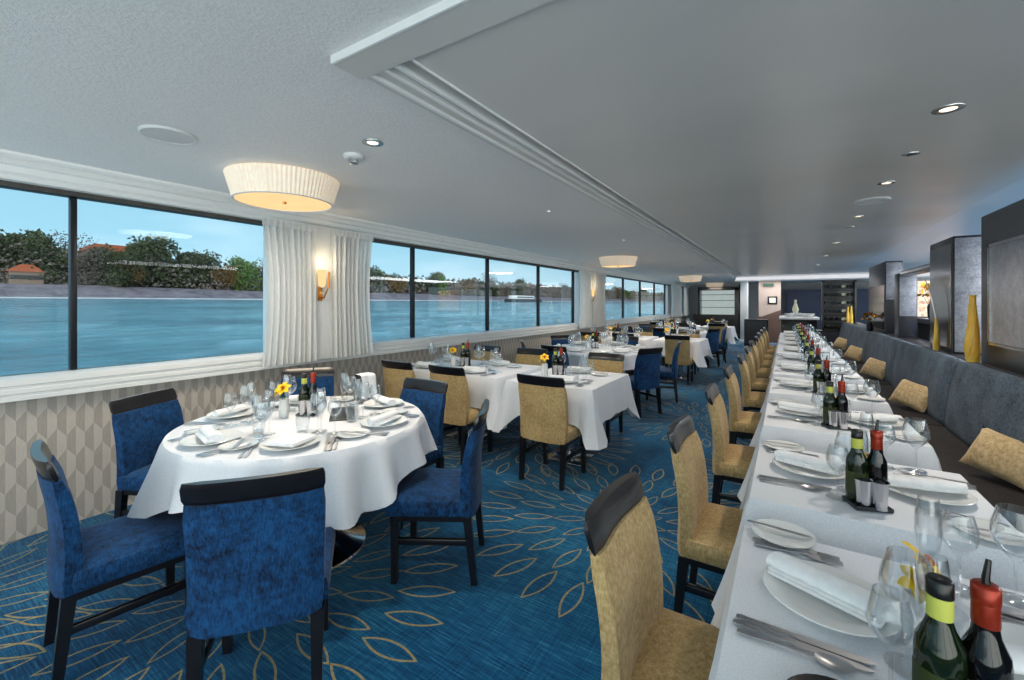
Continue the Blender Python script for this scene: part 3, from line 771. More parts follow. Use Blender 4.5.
# dark round dish at the near edge
e = empty('serving_dish', (.08, .885, TZ)); tag(e, 'round black dish at the near edge of the nearest long table', 'dish')
MB().lathe([(.05, 0), (.07, .004), (.085, .012), (.088, .018), (.085, .018), (.068, .009), (.0, .006)], 32, cap1=False).build('dish_bowl', 'black_rubber', e, 50)

# ------------------------------------------------------------------ round table, nearest
def round_group(cx, cy, r_, tl, seats, lvl, seed, full=True):
    round_table(cx, cy, r_, tl, 'round tables', seed)
    for (ang, ph) in seats:
        d = Vector((math.cos(ang), math.sin(ang)))
        p = Vector((cx, cy))+d*(r_-.17)
        setting(p.x, p.y, ang+PI, '%s, %s' % (ph, tl), 'on the round tables', lvl, 'flat' if ph == 'near right place' else 'roll', gl=3)
RC = (-2.42, 1.53)
tl = 'nearest round table'
ch = [((-1.70, .92), (-.79, .61), 'blue velvet chair seen from behind, nearest round table'),
      ((-2.44, .70), (.14, 1), 'blue velvet chair at the left edge beside the nearest round table'),
      ((-3.22, 1.18), (.9, .44), 'blue velvet chair against patterned wall, nearest round table'),
      ((-2.28, 2.15), (0, -1), 'blue velvet chair facing the camera, far right of nearest round table'),
      ((-1.646, 1.83), (-.86, -.5), 'blue velvet chair turned sideways, aisle side of nearest round table'),
      ((-3.38, 2.13), (.8, -.6), 'blue velvet chair below the curtains, nearest round table')]
for (x, y_), f_, lb in ch: chair(blue, x, y_, f_, lb, 'blue chairs at the nearest round table')
sph = ['near right place', 'near left place', 'window side place', 'far right place', 'aisle side place', 'far left place']
seats = [(math.atan2(y_-RC[1], x-RC[0]), sph[i]) for i, ((x, y_), f_, lb) in enumerate(ch)]
round_group(RC[0], RC[1], .67, tl, seats, 0, 1.13)
def centrepiece(cx, cy, tl, rot=0):
    c, s = math.cos(rot), math.sin(rot)
    def W(a, b): return (cx+a*c-b*s, cy+a*s+b*c)
    p = W(0, 0); place(tray, (p[0], p[1], TZ), rot, 'dark condiment tray, %s' % tl, 'tray', 'condiment trays')
    p = W(-.027, .014); place(oil, (p[0], p[1], TZ+.0065), .6, 'dark green oil bottle with yellow neck band, %s' % tl, 'bottle', 'oil bottles')
    p = W(.027, .016); place(vin, (p[0], p[1], TZ+.0065), .6, 'dark bottle with red foil and pourer, %s' % tl, 'bottle', 'vinegar bottles')
    p = W(-.02, -.022); place(shaker, (p[0], p[1], TZ+.0065), .6, 'left steel shaker cup on the tray, %s' % tl, 'shaker', 'shaker cups')
    p = W(.025, -.022); place(shaker, (p[0], p[1], TZ+.0065), .6, 'right steel shaker cup on the tray, %s' % tl, 'shaker', 'shaker cups')
    p = W(-.12, -.05); place(daf, (p[0], p[1], TZ), 1.2, 'small white vase of yellow daffodils, %s' % tl, 'vase', 'daffodil vases')
centrepiece(-2.52, 1.60, tl, .6)
# menu folder and wine cooler
e = empty('menu_folder', (-2.34, 1.72, TZ), R(-38)); tag(e, 'dark menu folder lying on the nearest round table beside the bottles', 'menu')
MB().rbox(-.15, .15, -.07, .07, .0, .006, .002).build('cover', 'slate', e); MB().rbox(-.145, .145, -.066, .066, .006, .010, .001).build('menu_pages', 'label_cream', e)
MB().rbox(-.15, .15, -.07, .07, .010, .014, .002).build('cover', 'slate', e)
e = empty('wine_cooler', (-2.60, 2.07, TZ)); tag(e, 'dark wine cooler with white napkin on the far edge of nearest round table', 'wine cooler')
MB().lathe([(.05, 0), (.055, .005), (.065, .17), (.07, .175), (.066, .175), (.06, .165), (.05, .01)], 28, cap1=True).build('bucket', 'mullion_black', e, 50)
def nf(u_, v_):
    x = -.055+.11*u_
    pth = [(.085, .02), (.08, .10), (.072, .18), (.05, .186), (.0, .187)]
    k_ = v_*4; i0 = min(3, int(k_)); f_ = k_-i0
    r0 = pth[i0][0]*(1-f_)+pth[i0+1][0]*f_; z = pth[i0][1]*(1-f_)+pth[i0+1][1]*f_
    return (r0+.004*math.sin(u_*9), x*(1+.2*(1-v_)), z)
MB().grid(nf, 8, 13).build('napkin_drape', 'napkin', e, 70)

# ------------------------------------------------------------------ rectangular groups by the windows
def rect_group(y0, order, lvl):
    """two tables side by side: aisle table and window table"""
    a = '%s aisle table' % order; b = '%s window table' % order
    cy = y0+.47
    rect_table(-1.72, cy, .82, .94, a, 'rectangular tables', 3+y0, .285)
    rect_table(-2.93, cy+.03, 1.34, .94, b, 'rectangular tables', 5+y0, .285)
    g_ = 'on the rectangular tables'
    # near seats face +Y, far seats face -Y
    for x, tb, ph in ((-1.65, a, 'near side'), (-2.63, b, 'near right side'), (-3.28, b, 'near left side')):
        setting(x, y0+.19, PI/2, '%s of the %s' % (ph, tb), g_, lvl, gl=3)
        chair(gold, x, y0-.0, (rnd.uniform(-.03, .03), 1), 'gold chair seen from behind, %s of the %s' % (ph, tb), 'gold chairs at the rectangular tables')
    for x, tb, ph in ((-1.75, a, 'far side'), (-2.72, b, 'far right side'), (-3.42, b, 'far left side')):
        setting(x, y0+.75, -PI/2, '%s of the %s' % (ph, tb), g_, lvl, gl=3)
        chair(gold, x, y0+1.27, (rnd.uniform(-.03, .03), -1), 'gold chair facing the camera, %s of the %s' % (ph, tb), 'gold chairs at the rectangular tables')
    centrepiece(-1.86, cy+.03, a, .3); centrepiece(-3.0, cy+.03, b, .3)
rect_group(3.27, 'nearest rectangular', 0)
# second round table
c2 = (-2.45, 6.35)
ch2 = [((-1.68, 5.77), (-.88, .47), 'aisle near place', 'blue chair seen from behind'), ((-1.60, 6.75), (-1, -.2), 'aisle far place', 'blue chair seen from the side'),
       ((-2.62, 5.50), (.2, 1), 'near place', 'dark blue chair with its back to camera'), ((-3.22, 5.85), (.8, .5), 'window near place', 'dark blue chair by the window'),
       ((-3.2, 6.9), (.8, -.5), 'window far place', 'dark blue chair facing the camera by window'), ((-2.35, 7.2), (0, -1), 'far place', 'dark blue chair facing the camera')]
def ring(cc, chs, tl, lvl, seed):
    for (x, y_), f_, ph, d in chs: chair(blue, x, y_, f_, '%s, %s of the %s' % (d, ph, tl), 'blue chairs at the far round tables')
    round_group(cc[0], cc[1], .78, tl, [(math.atan2(y_-cc[1], x-cc[0]), ph) for (x, y_), f_, ph, d in chs], lvl, seed)
    centrepiece(cc[0]-.05, cc[1], tl, .5)
ring(c2, ch2, 'second round table', 1, .5)
rect_group(8.35, 'second rectangular', 2)
dy = 5.05
ring((c2[0]+.1, c2[1]+dy), [((x+.1, y_+dy), f_, ph, d) for (x, y_), f_, ph, d in ch2], 'third round table', 2, .2)
rect_group(13.6, 'farthest rectangular', 2)

# ------------------------------------------------------------------ banquette, cushions
bq = empty('banquette', (1.1, 0, 0)); tag(bq, 'long dark blue grey banquette bench behind the long row', 'bench')
seams = [.6, 2.75, 4.82, 6.9, 8.95, 11.0, 13.1]
for y0, y1 in zip(seams, seams[1:]):
    def bk_(u_, v_):
        # profile around the padded back
        pr_ = [(.02, .40), (-.035, .46), (-.03, .6), (-.005, .8), (.025, .96), (.045, 1.0), (.085, 1.005), (.12, .99), (.14, .9), (.14, .40)]
        k_ = v_*(len(pr_)-1); i0 = min(len(pr_)-2, int(k_)); f_ = k_-i0
        a = pr_[i0][0]*(1-f_)+pr_[i0+1][0]*f_; z = pr_[i0][1]*(1-f_)+pr_[i0+1][1]*f_
        ed = min(u_, 1-u_); pinch = .018*math.exp(-ed*40)
        return (a+(pinch if a < .08 else -pinch), y0+.004+(y1-y0-.008)*u_, z-(pinch if z > .9 else 0))
    MB().grid(bk_, 25, 28).build('back_cushion', 'banquette_fabric', bq, 60)
    MB().rbox(-.46, .03, y0+.004, y1-.004, .36, .455, .025, 3).build('seat_cushion', 'seat_fabric', bq, 60)
MB().box(-.43, .1, .6, 13.1, .04, .362).build('bench_base', 'dark_frame', bq)
MB().rbox(.13, .34, .6, 13.1, .93, 1.0, .008).box(.15, .32, .6, 13.1, 0, .95).build('back_ledge', 'dark_frame', bq)
def cushion():
    e = empty('cushion')
    def side(sgn):
        def f(u_, v_):
            a = 2*u_-1; b = 2*v_-1
            th = .072*((1-a*a)*(1-b*b))**.45
            px = a*.19*(1-.08*(1-b*b)*0)+0; 
            pin = 1-.07*(1-abs(b)**2)*abs(a)**4; pin2 = 1-.07*(1-abs(a)**2)*abs(b)**4
            return (a*.19*pin, sgn*th, .145+b*.145*pin2)
        return f
    m1_ = MB().grid(side(-1), 17, 15); m1_.build('cushion_front', 'cushion_gold', e, 80)
    m2_ = MB().grid(side(1), 17, 15); m2_.build('cushion_back', 'cushion_teal', e, 80)
    return e
cu = cushion()
for i, (x, y_, lb) in enumerate(((1.0, 3.45, 'nearest gold and teal cushion on the banquette'), (.97, 5.35, 'second gold and teal cushion along the banquette'), (.97, 7.3, 'third gold cushion along the banquette'), (.97, 9.3, 'fourth gold cushion along the banquette'), (.97, 11.4, 'farthest gold cushion along the banquette'))):
    place(cu, (x-.035, y_, .49), 0, lb, 'cushion', 'cushions on the banquette', scale=.86, rot=(R(-30), R(9), R(-50)))

# ------------------------------------------------------------------ partition screens behind the banquette
LZ = 1.0
def screen(name_label, x0, x1, y0, y1, z1, inset=True, face='x', zm=None):
    e = empty('partition_screen', (x0, y0, LZ)); tag(e, name_label, 'partition', 'partition screens behind the banquette')
    w, d, h = x1-x0, y1-y0, z1-LZ
    MB().rbox(0, w, 0, d, 0, h, .006).build('screen_frame', 'dark_frame', e)
    return e, w, d, h
e, w, d, h = screen('large dark framed screen with textured grey panel, rightmost', 1.245, 1.40, 2.6, 4.66, 2.10)
MB().rbox(-.012, .004, .1, 1.86, .17, h-.25, .004).build('textured_panel', 'panel_texture', e)
MB().box(-.016, .002, .08, .10, .15, h-.23).box(-.016, .002, 1.86, 1.88, .15, h-.23).box(-.016, .002, .08, 1.88, .15, .17).box(-.016, .002, .08, 1.88, h-.25, h-.23).build('panel_rim', 'steel', e)
e, w, d, h = screen('grey textured screen with mirror side, behind the tall amber vase', 1.245, 1.45, 5.31, 6.03, 2.04)
MB().rbox(.01, w-.01, -.01, .004, .02, h-.02, .003).build('textured_panel', 'panel_texture', e)
MB().box(-.008, .004, .03, d-.03, .05, h-.06).build('mirror_panel', 'mirror_panel', e)
e, w, d, h = screen('low grey screen with textured panel between the tall screens', 1.245, 1.43, 7.5, 7.75, 1.84)
MB().rbox(.01, w-.01, -.01, .004, .28, h-.03, .003).build('textured_panel', 'panel_texture', e)
e, w, d, h = screen('grey screen beyond, with mirror face and gold ornament', 1.245, 1.445, 8.4, 9.88, 2.07)
MB().rbox(.01, w-.01, -.01, .004, .5, h-.02, .003).build('textured_panel', 'panel_texture', e)
MB().box(-.008, .004, .03, d-.03, .05, h-.35).build('mirror_panel', 'mirror_panel', e)
e = empty('lintel_beam', (1.26, 6.03, 1.80)); tag(e, 'grey beam linking the screens above the flower niche', 'beam')
MB().box(0, .12, 0, 1.5, 0, .06).build('beam_bar', 'dark_frame', e); MB().box(-.006, .0, 0, 1.5, .02, .05).build('beam_inlay', 'steel', e)
# niche cabinet between screens
e = empty('niche_cabinet', (1.50, 7.2, .55)); tag(e, 'low cabinet with lit niche behind the banquette, under the gold flowers', 'cabinet')
MB().box(.1, .6, 0, 1.33, .62, .68).box(.1, .6, 0, 1.33, 0, .05).box(.1, .6, 0, .04, 0, .68).box(.1, .6, 1.29, 1.33, 0, .68).build('cabinet_body', 'dark_frame', e)
MB().box(.56, .6, .04, 1.29, .05, .62).build('niche_back', 'shelf_glow', e)
# amber vases
def vase(label, loc, s=1.0, br=False, grp='amber glass vases'):
    e = empty('amber_vase', loc); tag(e, label, 'vase', grp)
    MB().lathe([(.040, 0), (.044, .01), (.050, .08), (.044, .17), (.030, .26), (.022, .34), (.022, .40), (.026, .42), (.022, .42), (.018, .34), (.026, .26), (.040, .17), (.044, .08), (.0, .02)], 28, cap1=False).build('vase_body', 'amber_glass', e, 60)
    for k_ in range(5):
        a = k_*1.257
        MB().tube([(.046*math.cos(a), .046*math.sin(a), .02), (.052*math.cos(a+.5), .052*math.sin(a+.5), .09), (.038*math.cos(a+1.1), .038*math.sin(a+1.1), .22), (.024*math.cos(a+1.6), .024*math.sin(a+1.6), .36)], .0035, 6).build('vase_rib', 'amber_glass', e, 60)
    if br: MB().tube([(0, 0, .1), (-.0, .02, .42), (-.02, .20, .66), (-.04, .55, .95)], [.012, .012, .012, .006], 8).build('branch', 'white_paint', e, 60)
    e.scale = (s*.72, s*.72, s)
    return e
vase('tall amber glass vase on the banquette ledge beside the dark framed screen', (1.19, 4.62, 1.006), 1.2)
vase('amber vase holding a white branch, standing in for a reflection in the mirror screen', (1.19, 5.55, 1.006), .72, True)  # solid vase and branch built in place of a mirror reflection
vase('small amber vase on the ledge near the wine rack', (1.2, 11.9, 1.006), .9)
vase('second small amber vase by the far end of the ledge', (1.2, 12.5, 1.006), .85)
def flowers(loc, label, s=1.0, mat='gold_deco'):
    e = empty('flower_arrangement', loc); tag(e, label, 'flowers', 'gold flower ornaments'); r_ = random.Random(5)
    MB().lathe([(.05, 0), (.06, .02), (.065, .14), (.04, .2), (.045, .21), (.0, .2)], 20, cap1=False).build('pot', 'mullion_black', e, 50)
    for k_ in range(9):
        p = Vector((r_.uniform(-.12, .12), r_.uniform(-.16, .16), r_.uniform(.26, .42)))
        b = MB()
        for q in range(6):
            dd = Vector((r_.gauss(0, 1), r_.gauss(0, 1), r_.gauss(0, 1))).normalized(); o_ = dd.orthogonal().normalized()
            b.grid(lambda u_, v_: p+dd*(.07*u_)+o_*(.022*math.sin(PI*u_)*(2*v_-1)), 5, 3)
        b.build('bloom', mat, e, 80)
        MB().tube([(0, 0, .18), tuple(p*.6), tuple(p)], .003, 5).build('stem', 'stem', e)
    e.scale = (s, s, s)
flowers((1.72, 8.1, 1.232), 'gold flowers in dark vase in the niche between screens', 1.2)
flowers((1.13, 8.9, 1.0), 'gold flower ornament before the far mirror screen', .7)
e = empty('book_stack', (1.75, 7.6, 1.232)); tag(e, 'stack of blue grey books on the niche cabinet', 'books')
for k_ in range(3): MB().rbox(-.09, .09, -.13, .13, k_*.03, k_*.03+.028, .003).build('book', 'book_blue', e)
# art panel
e = empty('wall_art', (1.9, 12.2, 1.05)); tag(e, 'tall floral art panel in orange tones behind the far ledge', 'picture')
MB().box(0, 1.1, 0, .03, 0, .9).build('art_frame', 'dark_frame', e); MB().box(.03, 1.07, -.008, .002, .12, .86).build('art_print', 'floral_art', e)

# ------------------------------------------------------------------ far end of the room
e = empty('wine_rack', (.78, 13.6, .75)); tag(e, 'tall dark wine rack filled with bottles at end of the banquette', 'wine rack')
W_, H_ = .70, 1.28
fr = MB().box(0, W_, 0, .3, 0, .04).box(0, W_, 0, .3, H_-.04, H_).box(0, .04, 0, .3, 0, H_).box(W_-.04, W_, 0, .3, 0, H_).box(0, W_, .28, .3, 0, H_)
fr.build('rack_frame', 'dark_wood', e)
for k_ in range(1, 6): MB().box(.04, W_-.04, .02, .28, k_*.205, k_*.205+.015).build('shelf', 'dark_frame', e)
for k_ in range(6):
    for j in range(5):
        x = .1+j*.12; z = .055+k_*.205
        if k_ == 0: z = .045
        b = MB().tube([(x-.03, .04, z+.04), (x+.02, .16, z+.04), (x+.03, .2, z+.04), (x+.05, .26, z+.04)], [.036, .036, .015, .013], 10)
        o = b.build('wine_bottle', 'bottle_dark' if (k_*3+j) % 3 else ('label_cream' if j % 2 else 'bottle_green'), None, 60, (.78, 13.6, .75))
        tag(o, 'wine bottle lying on %s shelf from the top, %s from the left, wine rack' % (ORD[5-k_], ORD[j]), 'bottle', 'bottles in the wine rack')
e = empty('rack_cabinet', (.70, 13.55, 0)); tag(e, 'dark low cabinet under the wine rack', 'cabinet')
MB().rbox(0, 1.15, 0, .5, 0, .75, .01).build('cabinet_body', 'dark_wood', e); 
for x0_, hx in ((.05, .5), (.6, .63)):
    dr_ = MB().box(x0_, x0_+.5, -.012, 0, .08, .7).build('cabinet_door', 'dark_frame', e); MB().rbox(hx, hx+.015, -.03, -.012, .35, .5, .003).build('door_handle', 'steel', dr_)
e = empty('buffet_counter', (-.12, 14.6, 0)); tag(e, 'dark buffet counter with white marble top at the far end', 'counter')
MB().rbox(0, .85, 0, 2.2, 0, .98, .01).build('counter_body', 'dark_wood', e); MB().rbox(-.05, .9, -.05, 2.25, .98, 1.05, .01).build('counter_top', 'marble', e)
for k_, (x, y_) in enumerate(((.1, 14.9), (.35, 15.1), (.55, 14.85), (.25, 15.6))):
    e = empty('serving_bowl', (x, y_, 1.05)); tag(e, 'white serving bowl on the marble counter, %s from the left' % ORD[k_], 'bowl', 'bowls on the counter')
    MB().lathe([(.05, 0), (.08, .02), (.14, .09), (.145, .1), (.135, .095), (.07, .02), (0, .015)], 24, cap1=False).build('bowl_body', 'porcelain', e, 60)
e = empty('lamp_figure', (.25, 16.2, 1.05)); tag(e, 'tall pale green ornament standing on the marble counter', 'ornament')
MB().lathe([(.07, 0), (.08, .02), (.06, .1), (.09, .2), (.03, .4), (.035, .5)], 20).build('ornament_body', 'label_cream', e, 60)
# posts and panels
e = empty('room_column', (-1.28, 17.8, 0)); tag(e, 'slim white column near the far end of the room', 'column')
MB().rbox(-.12, .12, -.12, .12, 0, CE, .02).build('column_shaft', 'white_paint', e); MB().rbox(-.15, .15, -.15, .15, 0, .12, .01).build('column_base', 'white_paint', e)
e = empty('beige_partition', (-.86, 18.5, 0)); tag(e, 'beige partition with brown lower panelling at the far end', 'partition')
MB().box(0, .70, 0, .15, .95, CE).build('upper_panel', 'beige_wall', e); MB().prism([(0, 0), (.70, 0), (.70, 1.2), (.1, .95), (0, .95)], -.02, .17).build('lower_panel', 'wood_brown', e)
e = empty('framed_picture', (-.42, 18.47, 1.55)); tag(e, 'small dark framed picture on the beige partition', 'picture')
MB().box(-.15, .15, 0, .03, -.14, .14).build('picture_frame', 'mullion_black', e); MB().box(-.1, .1, -.005, .0, -.09, .09).build('picture_print', 'label_cream', e)
e = empty('exit_sign', (-.55, 18.42, 2.12)); tag(e, 'small green exit sign above the beige partition', 'sign')
MB().box(-.17, .17, 0, .04, -.05, .05).build('sign_box', 'exit_green', e)
e = empty('navy_sideboard', (.0, 21.6, 0)); tag(e, 'dark navy panelled wall unit behind the buffet counter', 'cabinet')
MB().box(0, 1.5, 0, .3, 0, 2.0).box(1.9, 3.0, 0, .3, 0, 2.0).build('cabinet_body', 'navy_panel', e)
for k_ in range(4): MB().box(.05+k_*.36, .36+k_*.36, -.02, 0, .1, 1.9).build('cabinet_door', 'navy_panel', e)
MB().box(1.5, 1.9, .05, .3, 0, 2.1).build('cabinet_pilaster', 'grey_wall', e)
e = empty('glass_cabinet', (-3.3, 20.6, 0)); tag(e, 'dark display cabinet with lit glass shelves at the far left end', 'cabinet')
MB().box(-.2, 1.9, 0, .5, 0, .95).box(.0, .1, 0, .5, .95, 2.1).box(1.45, 1.75, 0, .5, .95, 2.1).box(0, 1.6, 0, .5, 2.0, 2.15).build('cabinet_body', 'dark_wood', e)
MB().box(.1, 1.45, .45, .5, .95, 2.0).build('niche_back', 'shelf_glow', e)
for z in (1.25, 1.55, 1.8): MB().box(.1, 1.45, .05, .45, z, z+.02).build('shelf', 'slate', e)
for i, x in enumerate((-1.9, -1.15)):
    e = empty('dark_doorpost', (x+.25, 20.0, 0)); tag(e, 'dark wooden door post at the far end, %s of two' % ('left' if i == 0 else 'right'), 'post', 'door posts')
    MB().rbox(0, .22, 0, .2, 0, 2.2, .01).build('post_body', 'dark_wood', e); MB().rbox(-.03, .25, -.03, .23, 0, .15, .01).build('post_base', 'dark_wood', e)
e = empty('stacked_cabinet', (-1.2, 16.6, 0)); tag(e, 'black service station with bottles beside the far column', 'cabinet')
MB().rbox(0, .7, 0, .5, 0, .9, .01).build('cabinet_body', 'dark_wood', e); MB().box(.03, .34, -.012, 0, .08, .85).build('cabinet_door', 'dark_frame', e); MB().box(.36, .67, -.012, 0, .08, .85).build('cabinet_door', 'dark_frame', e)
# cove-lit band above the far room
MB().box(-1.6, 4.6, 18.0, 18.5, CE-.05, CE-.02).build('trim_8', 'cove_glow', kind='structure')
MB().box(-1.4, XR, 16.0, 16.15, CE-.12, CE-.02).build('trim_9', 'cove_glow', kind='structure')
MB().box(-1.4, XR, 15.98, 16.17, CE-.15, CE-.12).build('trim_10', 'white_paint', kind='structure')

# ------------------------------------------------------------------ curtains and sconces
def curtain(x, y0, y1, label, seed, top=2.17, bot=.90, flip=1):
    e = empty('curtain', (x, y0, 0)); tag(e, label, 'curtain', 'white curtains'); L = y1-y0
    def f(u_, v_):
        z = top+(bot-top)*v_; pl = max(5, L/.055)
        sw = .022+.012*v_
        k_ = 1-.10*math.sin(PI*min(1, v_*1.0))*(1 if flip else 0)
        yy = L*u_
        yy = (yy-L*(.5+.5*flip))*k_+L*(.5+.5*flip)
        return (sw*math.sin(u_*pl*2*PI+seed+.6*math.sin(v_*2+seed))+.008*math.sin(u_*pl*PI*1.3+seed), yy, z)
    MB().grid(f, int(max(60, L/.006)), 14).build('curtain_cloth', 'sheer', e, 80)
    MB().grid(lambda u_, v_: (.028+.004*math.sin(u_*60), L*u_, top-.05+.055*v_), 60, 2).build('header_tape', 'sheer', e, 80)
    return e
curtain(-3.80, 1.98, 2.50, 'white sheer curtain left of the near wall lamp', 1, flip=1)
curtain(-3.80, 2.66, 3.16, 'white sheer curtain right of the near wall lamp', 3, flip=-1)
curtain(-3.80, 8.75, 9.4, 'white sheer curtain left of the second wall lamp', 2, flip=1)
curtain(-3.80, 9.6, 10.35, 'white sheer curtain right of the second wall lamp', 4, flip=-1)
curtain(-3.80, 17.7, 19.4, 'white sheer curtain at the farthest window pier, left', 2, flip=1)
curtain(-3.80, 20.3, 21.2, 'white sheer curtain at the farthest window pier, right', 5, flip=-1)
def sconce(y_, label):
    e = empty('wall_lamp', (-3.842, y_, 1.55)); tag(e, label, 'wall lamp', 'brass wall lamps')
    MB().rbox(-.004, .012, -.022, .022, -.08, .06, .004).build('wall_bracket', 'brass', e)
    MB().tube([(0, .012, -.05), (.05, .012, -.05), (.07, .02, .0), (.09, .035, .05), (.085, .04, .10), (.085, .045, .20)], .009, 10).build('lamp_arm', 'brass', e, 60)
    MB().lathe([(.012, .0), (.03, .02), (.036, .08), (.038, .17), (.034, .17), (.03, .08), (.01, .02)], 24, c=(.06, -.015, .05)).build('lamp_shade', 'lamp_glow', e, 60)
    l = bpy.data.lights.new('wall_lamp_light', 'POINT'); l.energy = .9; l.color = (1, .75, .45); l.shadow_soft_size = .04
    lo = bpy.data.objects.new('wall_lamp_light', l); lo.location = (-3.72, y_, 1.85); col.objects.link(lo)
sconce(2.565, 'brass wall lamp with glowing shade between the near curtains')
sconce(9.5, 'brass wall lamp with glowing shade between the second curtains')

# ------------------------------------------------------------------ ceiling fittings
def shade(x, y_, label):
    e = empty('ceiling_lamp', (x, y_, CE)); tag(e, label, 'ceiling lamp', 'pleated ceiling lamps')
    n = 160; mb = MB(); o = []
    prof = [(.352, -.004), (.305, -.168)]
    for j in range(4):
        t_ = j/3; r_ = prof[0][0]*(1-t_)+prof[1][0]*t_; z = prof[0][1]*(1-t_)+prof[1][1]*t_
        for i in range(n):
            a = 2*PI*i/n; rr = r_+(.0035 if i % 2 else -.002); o.append((rr*math.cos(a), rr*math.sin(a), z))
    mb.add(o, [(j*n+i, j*n+(i+1) % n, (j+1)*n+(i+1) % n, (j+1)*n+i) for j in range(3) for i in range(n)])
    mb.build('pleated_drum', 'pleated_shade', e, 25)
    MB().lathe([(.300, -.160), (.300, -.156), (0, -.155)], 48, cap1=False, cap0=True).build('diffuser', 'lamp_glow', e, 50)
    MB().lathe([(.312, -.166), (.302, -.172), (.296, -.166)], 48, cap0=False, cap1=False).build('shade_rim', 'white_paint', e, 60)
    MB().lathe([(.012, -.175), (.014, -.168), (.008, -.156)], 12).build('finial', 'brass', e)
    l = bpy.data.lights.new('ceiling_lamp_light', 'AREA'); l.shape = 'DISK'; l.size = .55; l.energy = 12; l.color = (1, .86, .68)
    lo = bpy.data.objects.new('ceiling_lamp_light', l); lo.location = (x, y_, CE-.20); col.objects.link(lo)
shade(-2.93, 1.69, 'nearest round pleated ceiling lamp glowing above the round table')
shade(-2.68, 7.98, 'second pleated ceiling lamp along the windows')
shade(-2.60, 14.8, 'third pleated ceiling lamp, small in the distance')
shade(-2.60, 20.4, 'farthest pleated ceiling lamp')
def downlight(x, y_, label, energy=22, z=CE-.012, lit=True, sz=.055, gl='spot_glow'):
    e = empty('downlight', (x, y_, z)); tag(e, label, 'ceiling light', 'recessed ceiling spots')
    MB().lathe([(sz*.52, .0), (sz*.56, -.004), (sz, -.004), (sz*1.03, 0), (sz*1.0, .006)], 28, cap0=False, cap1=False).build('trim_ring', 'lens_chrome', e, 50)
    MB().lathe([(sz*.54, -.003), (0, -.003)], 24, cap0=False, cap1=False).build('lens', gl if lit else 'mullion_black', e, 50)
    if energy:
        l = bpy.data.lights.new('downlight_lamp', 'SPOT'); l.energy = energy*2.0; l.color = (1, .89, .76); l.shadow_soft_size = .07; l.spot_size = R(118); l.spot_blend = .8
        lo = bpy.data.objects.new('downlight_lamp', l); lo.location = (x, y_, z-.02); col.objects.link(lo)
CC = CE-.01
downlight(.60, 2.62, 'bright recessed ceiling spot nearest the camera, right side', 20, CC)
downlight(.60, 3.30, 'dark unlit ceiling spot between the lit ones', 0, CC, False, .04)
downlight(.60, 4.00, 'second bright recessed ceiling spot, right side', 20, CC, True, .05)
downlight(.60, 6.1, 'third dark ceiling spot farther along', 0, CC, False, .045)
for i, y_ in enumerate((5.4, 7.6, 9.6, 11.8, 14.0)): downlight(.60, y_, 'small ceiling spot over the long row, %s beyond the speaker' % ORD[i], 20, CC, True, .045)
downlight(-1.87, 1.56, 'small ceiling spot right of the nearest pleated lamp', 20, CE)
for i, y_ in enumerate((3.6, 5.8, 8.4, 11.0, 14.5, 17.5, 20.0)): downlight(-1.87, y_, 'small added ceiling spot over the aisle side tables, %s from the camera' % ORD[i+1], 20, CE, True, .026)  # lit spots added to keep light on the farther tables and far end
e = empty('smoke_detector', (-2.13, 1.64, CE)); tag(e, 'white round smoke detector beside the pleated lamp', 'smoke detector')
MB().lathe([(.058, 0), (.058, -.014), (.052, -.022), (.03, -.026)], 28).build('detector_base', 'white_paint', e, 50); MB().lathe([(.028, -.022), (.026, -.046), (.018, -.05)], 20).build('detector_sensor', 'steel', e, 50)
for x, y_, r_, lb in ((-2.66, .93, .12, 'white round ceiling speaker at the upper left'), (.60, 4.62, .12, 'grey round ceiling speaker among the right hand spots')):
    e = empty('ceiling_speaker', (x, y_, CE if x < 0 else CC)); tag(e, lb, 'speaker')
    MB().lathe([(r_, 0), (r_, -.006), (r_*.93, -.012), (r_*.9, -.008)], 36).build('speaker_rim', 'white_paint', e, 50); MB().lathe([(r_*.9, -.009), (0, -.012)], 36, cap0=False, cap1=False).build('speaker_mesh', 'speaker_grille', e, 50)

# ------------------------------------------------------------------ light
# soft fill lights added out of view to brighten the right side and far end
def area(x, y_, z, sx, sy, en, c=(1, 1, 1), rot=(0, 0, 0)):
    l = bpy.data.lights.new('added_fill_light', 'AREA'); l.shape = 'RECTANGLE'; l.size = sx; l.size_y = sy; l.energy = en; l.color = c
    o = bpy.data.objects.new('added_fill_light', l); o.location = (x, y_, z); o.rotation_euler = rot; col.objects.link(o)
area(3.2, 8, CE-.05, 1.2, 10, 380, (.95, .97, 1))
area(.5, 17.6, CE-.08, 3, 1.5, 60, (.95, .97, 1))

w = bpy.data.worlds.new('World'); bpy.context.scene.world = w; w.use_nodes = True
nt = w.node_tree; nt.nodes.clear()
bg = nt.nodes.new('ShaderNodeBackground'); wo = nt.nodes.new('ShaderNodeOutputWorld'); nt.links.new(bg.outputs[0], wo.inputs[0])
tc = nt.nodes.new('ShaderNodeTexCoord'); sx = nt.nodes.new('ShaderNodeSeparateXYZ'); nt.links.new(tc.outputs['Generated'], sx.inputs[0])
rp = nt.nodes.new('ShaderNodeValToRGB'); e_ = rp.color_ramp.elements
e_[0].position = 0.0; e_[0].color = sh((147, 170, 180)); e_[1].position = .6; e_[1].color = sh((82, 122, 144))
m_ = e_.new(.12); m_.color = sh((118, 154, 170))
nt.links.new(sx.outputs[2], rp.inputs[0])
mp = nt.nodes.new('ShaderNodeMapping'); mp.inputs['Scale'].default_value = (2, 2, 9); nt.links.new(tc.outputs['Generated'], mp.inputs[0])
